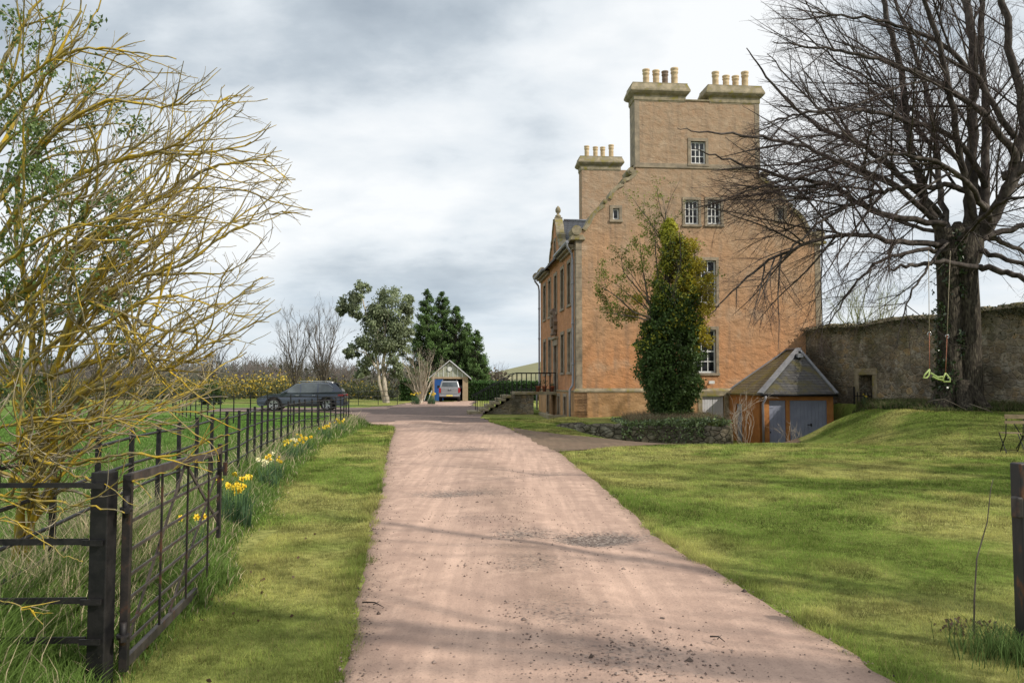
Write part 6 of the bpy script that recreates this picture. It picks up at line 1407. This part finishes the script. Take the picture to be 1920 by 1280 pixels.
# green shrubs standing in the field edge behind the lichen bush
for i_, (px, Y, r, h, lb) in enumerate(((398,62,.9,1.9,'small dark green shrub in the field behind the fence'), (120,60,1.6,2.2,'olive shrub at the far edge of the field behind the lichen bush'))):
    e = empty('shrub', ((px-960)/F*Y, Y, 0), 0, lb, 'shrub'); v = rand_unit(900)*RNG.uniform(.5, 1, (900,1)); v[:,2] = np.abs(v[:,2]); leaves('foliage', v*np.array([r,r,h]), .22, np.array([.05,.08,.025])*(.5+v[:,2:3]), M['leaf'], e)
# --- hill at right
hx = np.linspace(-150, 420, 80); hy = np.linspace(330, 900, 40); HX, HY = np.meshgrid(hx, hy)
HZ = 23*np.exp(-((HX-60)/82)**2-((HY-600)/190)**2)+1.0*fbm(HX, HY, .01, 3)-1.2; HZ = np.where((HX < -140) | (HY < 335), -3, HZ)
M['hill'] = simple('dry_grass_hill', (.3,.27,.15), (.24,.23,.12), .02, 1, c3=(.2,.2,.1))
i = np.arange(39)[:,None]*80+np.arange(79)[None,:]
tag(np_mesh('hill', np.stack([HX,HY,HZ], -1).reshape(-1,3), np.stack([i, i+1, i+81, i+80], -1).reshape(-1,4), M['hill'], smooth=True), kind='structure')
# ------------------------------------------------------------ light and sky
SAZ = rad(62); SEL = rad(37)      # sun to the right and a little behind the camera
sv = Vector((math.cos(SEL)*math.sin(SAZ), -math.cos(SEL)*math.cos(SAZ), math.sin(SEL)))
sl = bpy.data.lights.new('sun', 'SUN'); sl.energy = 4.0; sl.angle = rad(.8); sl.color = (1,.93,.82)
so = bpy.data.objects.new('sun', sl); COL.objects.link(so); so.rotation_euler = sv.to_track_quat('Z', 'Y').to_euler()
w = bpy.data.worlds.new('World'); S.world = w; w.use_nodes = True; nt = w.node_tree; bg = nt.nodes['Background']
sk = nt.nodes.new('ShaderNodeTexSky'); sk.sky_type = 'NISHITA'; sk.sun_disc = False; sk.sun_elevation = SEL; sk.sun_rotation = math.atan2(sv.x, sv.y); sk.air_density = 1; sk.dust_density = 1.5
tc_ = nt.nodes.new('ShaderNodeTexCoord'); sx = nt.nodes.new('ShaderNodeSeparateXYZ'); nt.links.new(tc_.outputs['Generated'], sx.inputs[0])
zc = mth(nt, 'ADD', mth(nt, 'MAXIMUM', sx.outputs[2], 0), .3)
cx = nt.nodes.new('ShaderNodeCombineXYZ'); nt.links.new(mth(nt, 'DIVIDE', sx.outputs[0], zc), cx.inputs[0]); nt.links.new(mth(nt, 'DIVIDE', sx.outputs[1], zc), cx.inputs[1])
mp = node(nt, 'ShaderNodeMapping'); nt.links.new(cx.outputs[0], mp.inputs[0]); mp.inputs[1].default_value = (3.1, 1.7, 0); mp.inputs[3].default_value = (1.0, 1.35, 1)
n1 = noise(nt, mp.outputs[0], 1.1, 8, .1, .5); n2 = noise(nt, mp.outputs[0], 3.4, 9, .15, .58)
dens = mth(nt, 'ADD', mth(nt, 'MULTIPLY', n1, .95), mth(nt, 'MULTIPLY', n2, .3)); dens = mth(nt, 'SUBTRACT', dens, .19); dens = mth(nt, 'MULTIPLY_ADD', mth(nt, 'SUBTRACT', dens, .45), 1.45, .45)
def blob(d, wid, amp):
    v = nt.nodes.new('ShaderNodeVectorMath'); v.operation = 'DOT_PRODUCT'; nt.links.new(tc_.outputs['Generated'], v.inputs[0]); v.inputs[1].default_value = Vector(d).normalized()
    k = mth(nt, 'SUBTRACT', v.outputs['Value'], math.cos(wid)); k = mth(nt, 'DIVIDE', k, 1-math.cos(wid)); k = mth(nt, 'MAXIMUM', k, 0); k = mth(nt, 'SMOOTH_MIN', k, 1, .3); return mth(nt, 'MULTIPLY', k, amp)
SKYB = [((820,150), .30, -.17), ((1050,190), .2, -.07), ((480,110), .22, -.08), ((560,300), .2, .14), ((250,20), .25, .1), ((1330,120), .2, .13), ((1650,300), .32, .10), ((650,500), .2, -.05), ((950,420), .22, .04), ((1000,20), .15, .06)]
for (px, py), wid, amp in SKYB: dens = mth(nt, 'ADD', dens, blob(ray(px, py), wid, amp))
cc = ramp(nt, dens, [(.12, (.35,.41,.475)), (.28, (.53,.595,.655)), (.42, (.78,.83,.87)), (.58, (.95,.97,.98))])
low = ramp(nt, sx.outputs[2], [(.0, (.72,.81,.88)), (.10, (.62,.72,.82)), (.2, (.66,.7,.74))])
hz = ramp(nt, sx.outputs[2], [(0, (.75,)*3), (.06, (.55,)*3), (.17, (0,)*3)])
mp3 = node(nt, 'ShaderNodeMapping'); nt.links.new(tc_.outputs['Generated'], mp3.inputs[0]); mp3.inputs[3].default_value = (1.6, 1.6, 22)
st = noise(nt, mp3.outputs[0], 1.8, 6, .3); lowc = mixc(nt, ramp(nt, st, [(.42, (0,)*3), (.62, (.8,)*3)]), low, (.72,.77,.81))
cc = mixc(nt, hz, cc, lowc)
skc = mixc(nt, 1, sk.outputs[0], (.1,.1,.1), 'MULTIPLY')
fin = mixc(nt, .93, skc, cc)
nt.links.new(fin, bg.inputs[0]); bg.inputs[1].default_value = 1.08
S.view_settings.view_transform = 'Standard'; S.view_settings.look = 'None'; S.view_settings.exposure = 0; S.view_settings.gamma = 1
S.render.engine = 'CYCLES'; S.render.resolution_x = 1024; S.render.resolution_y = 682
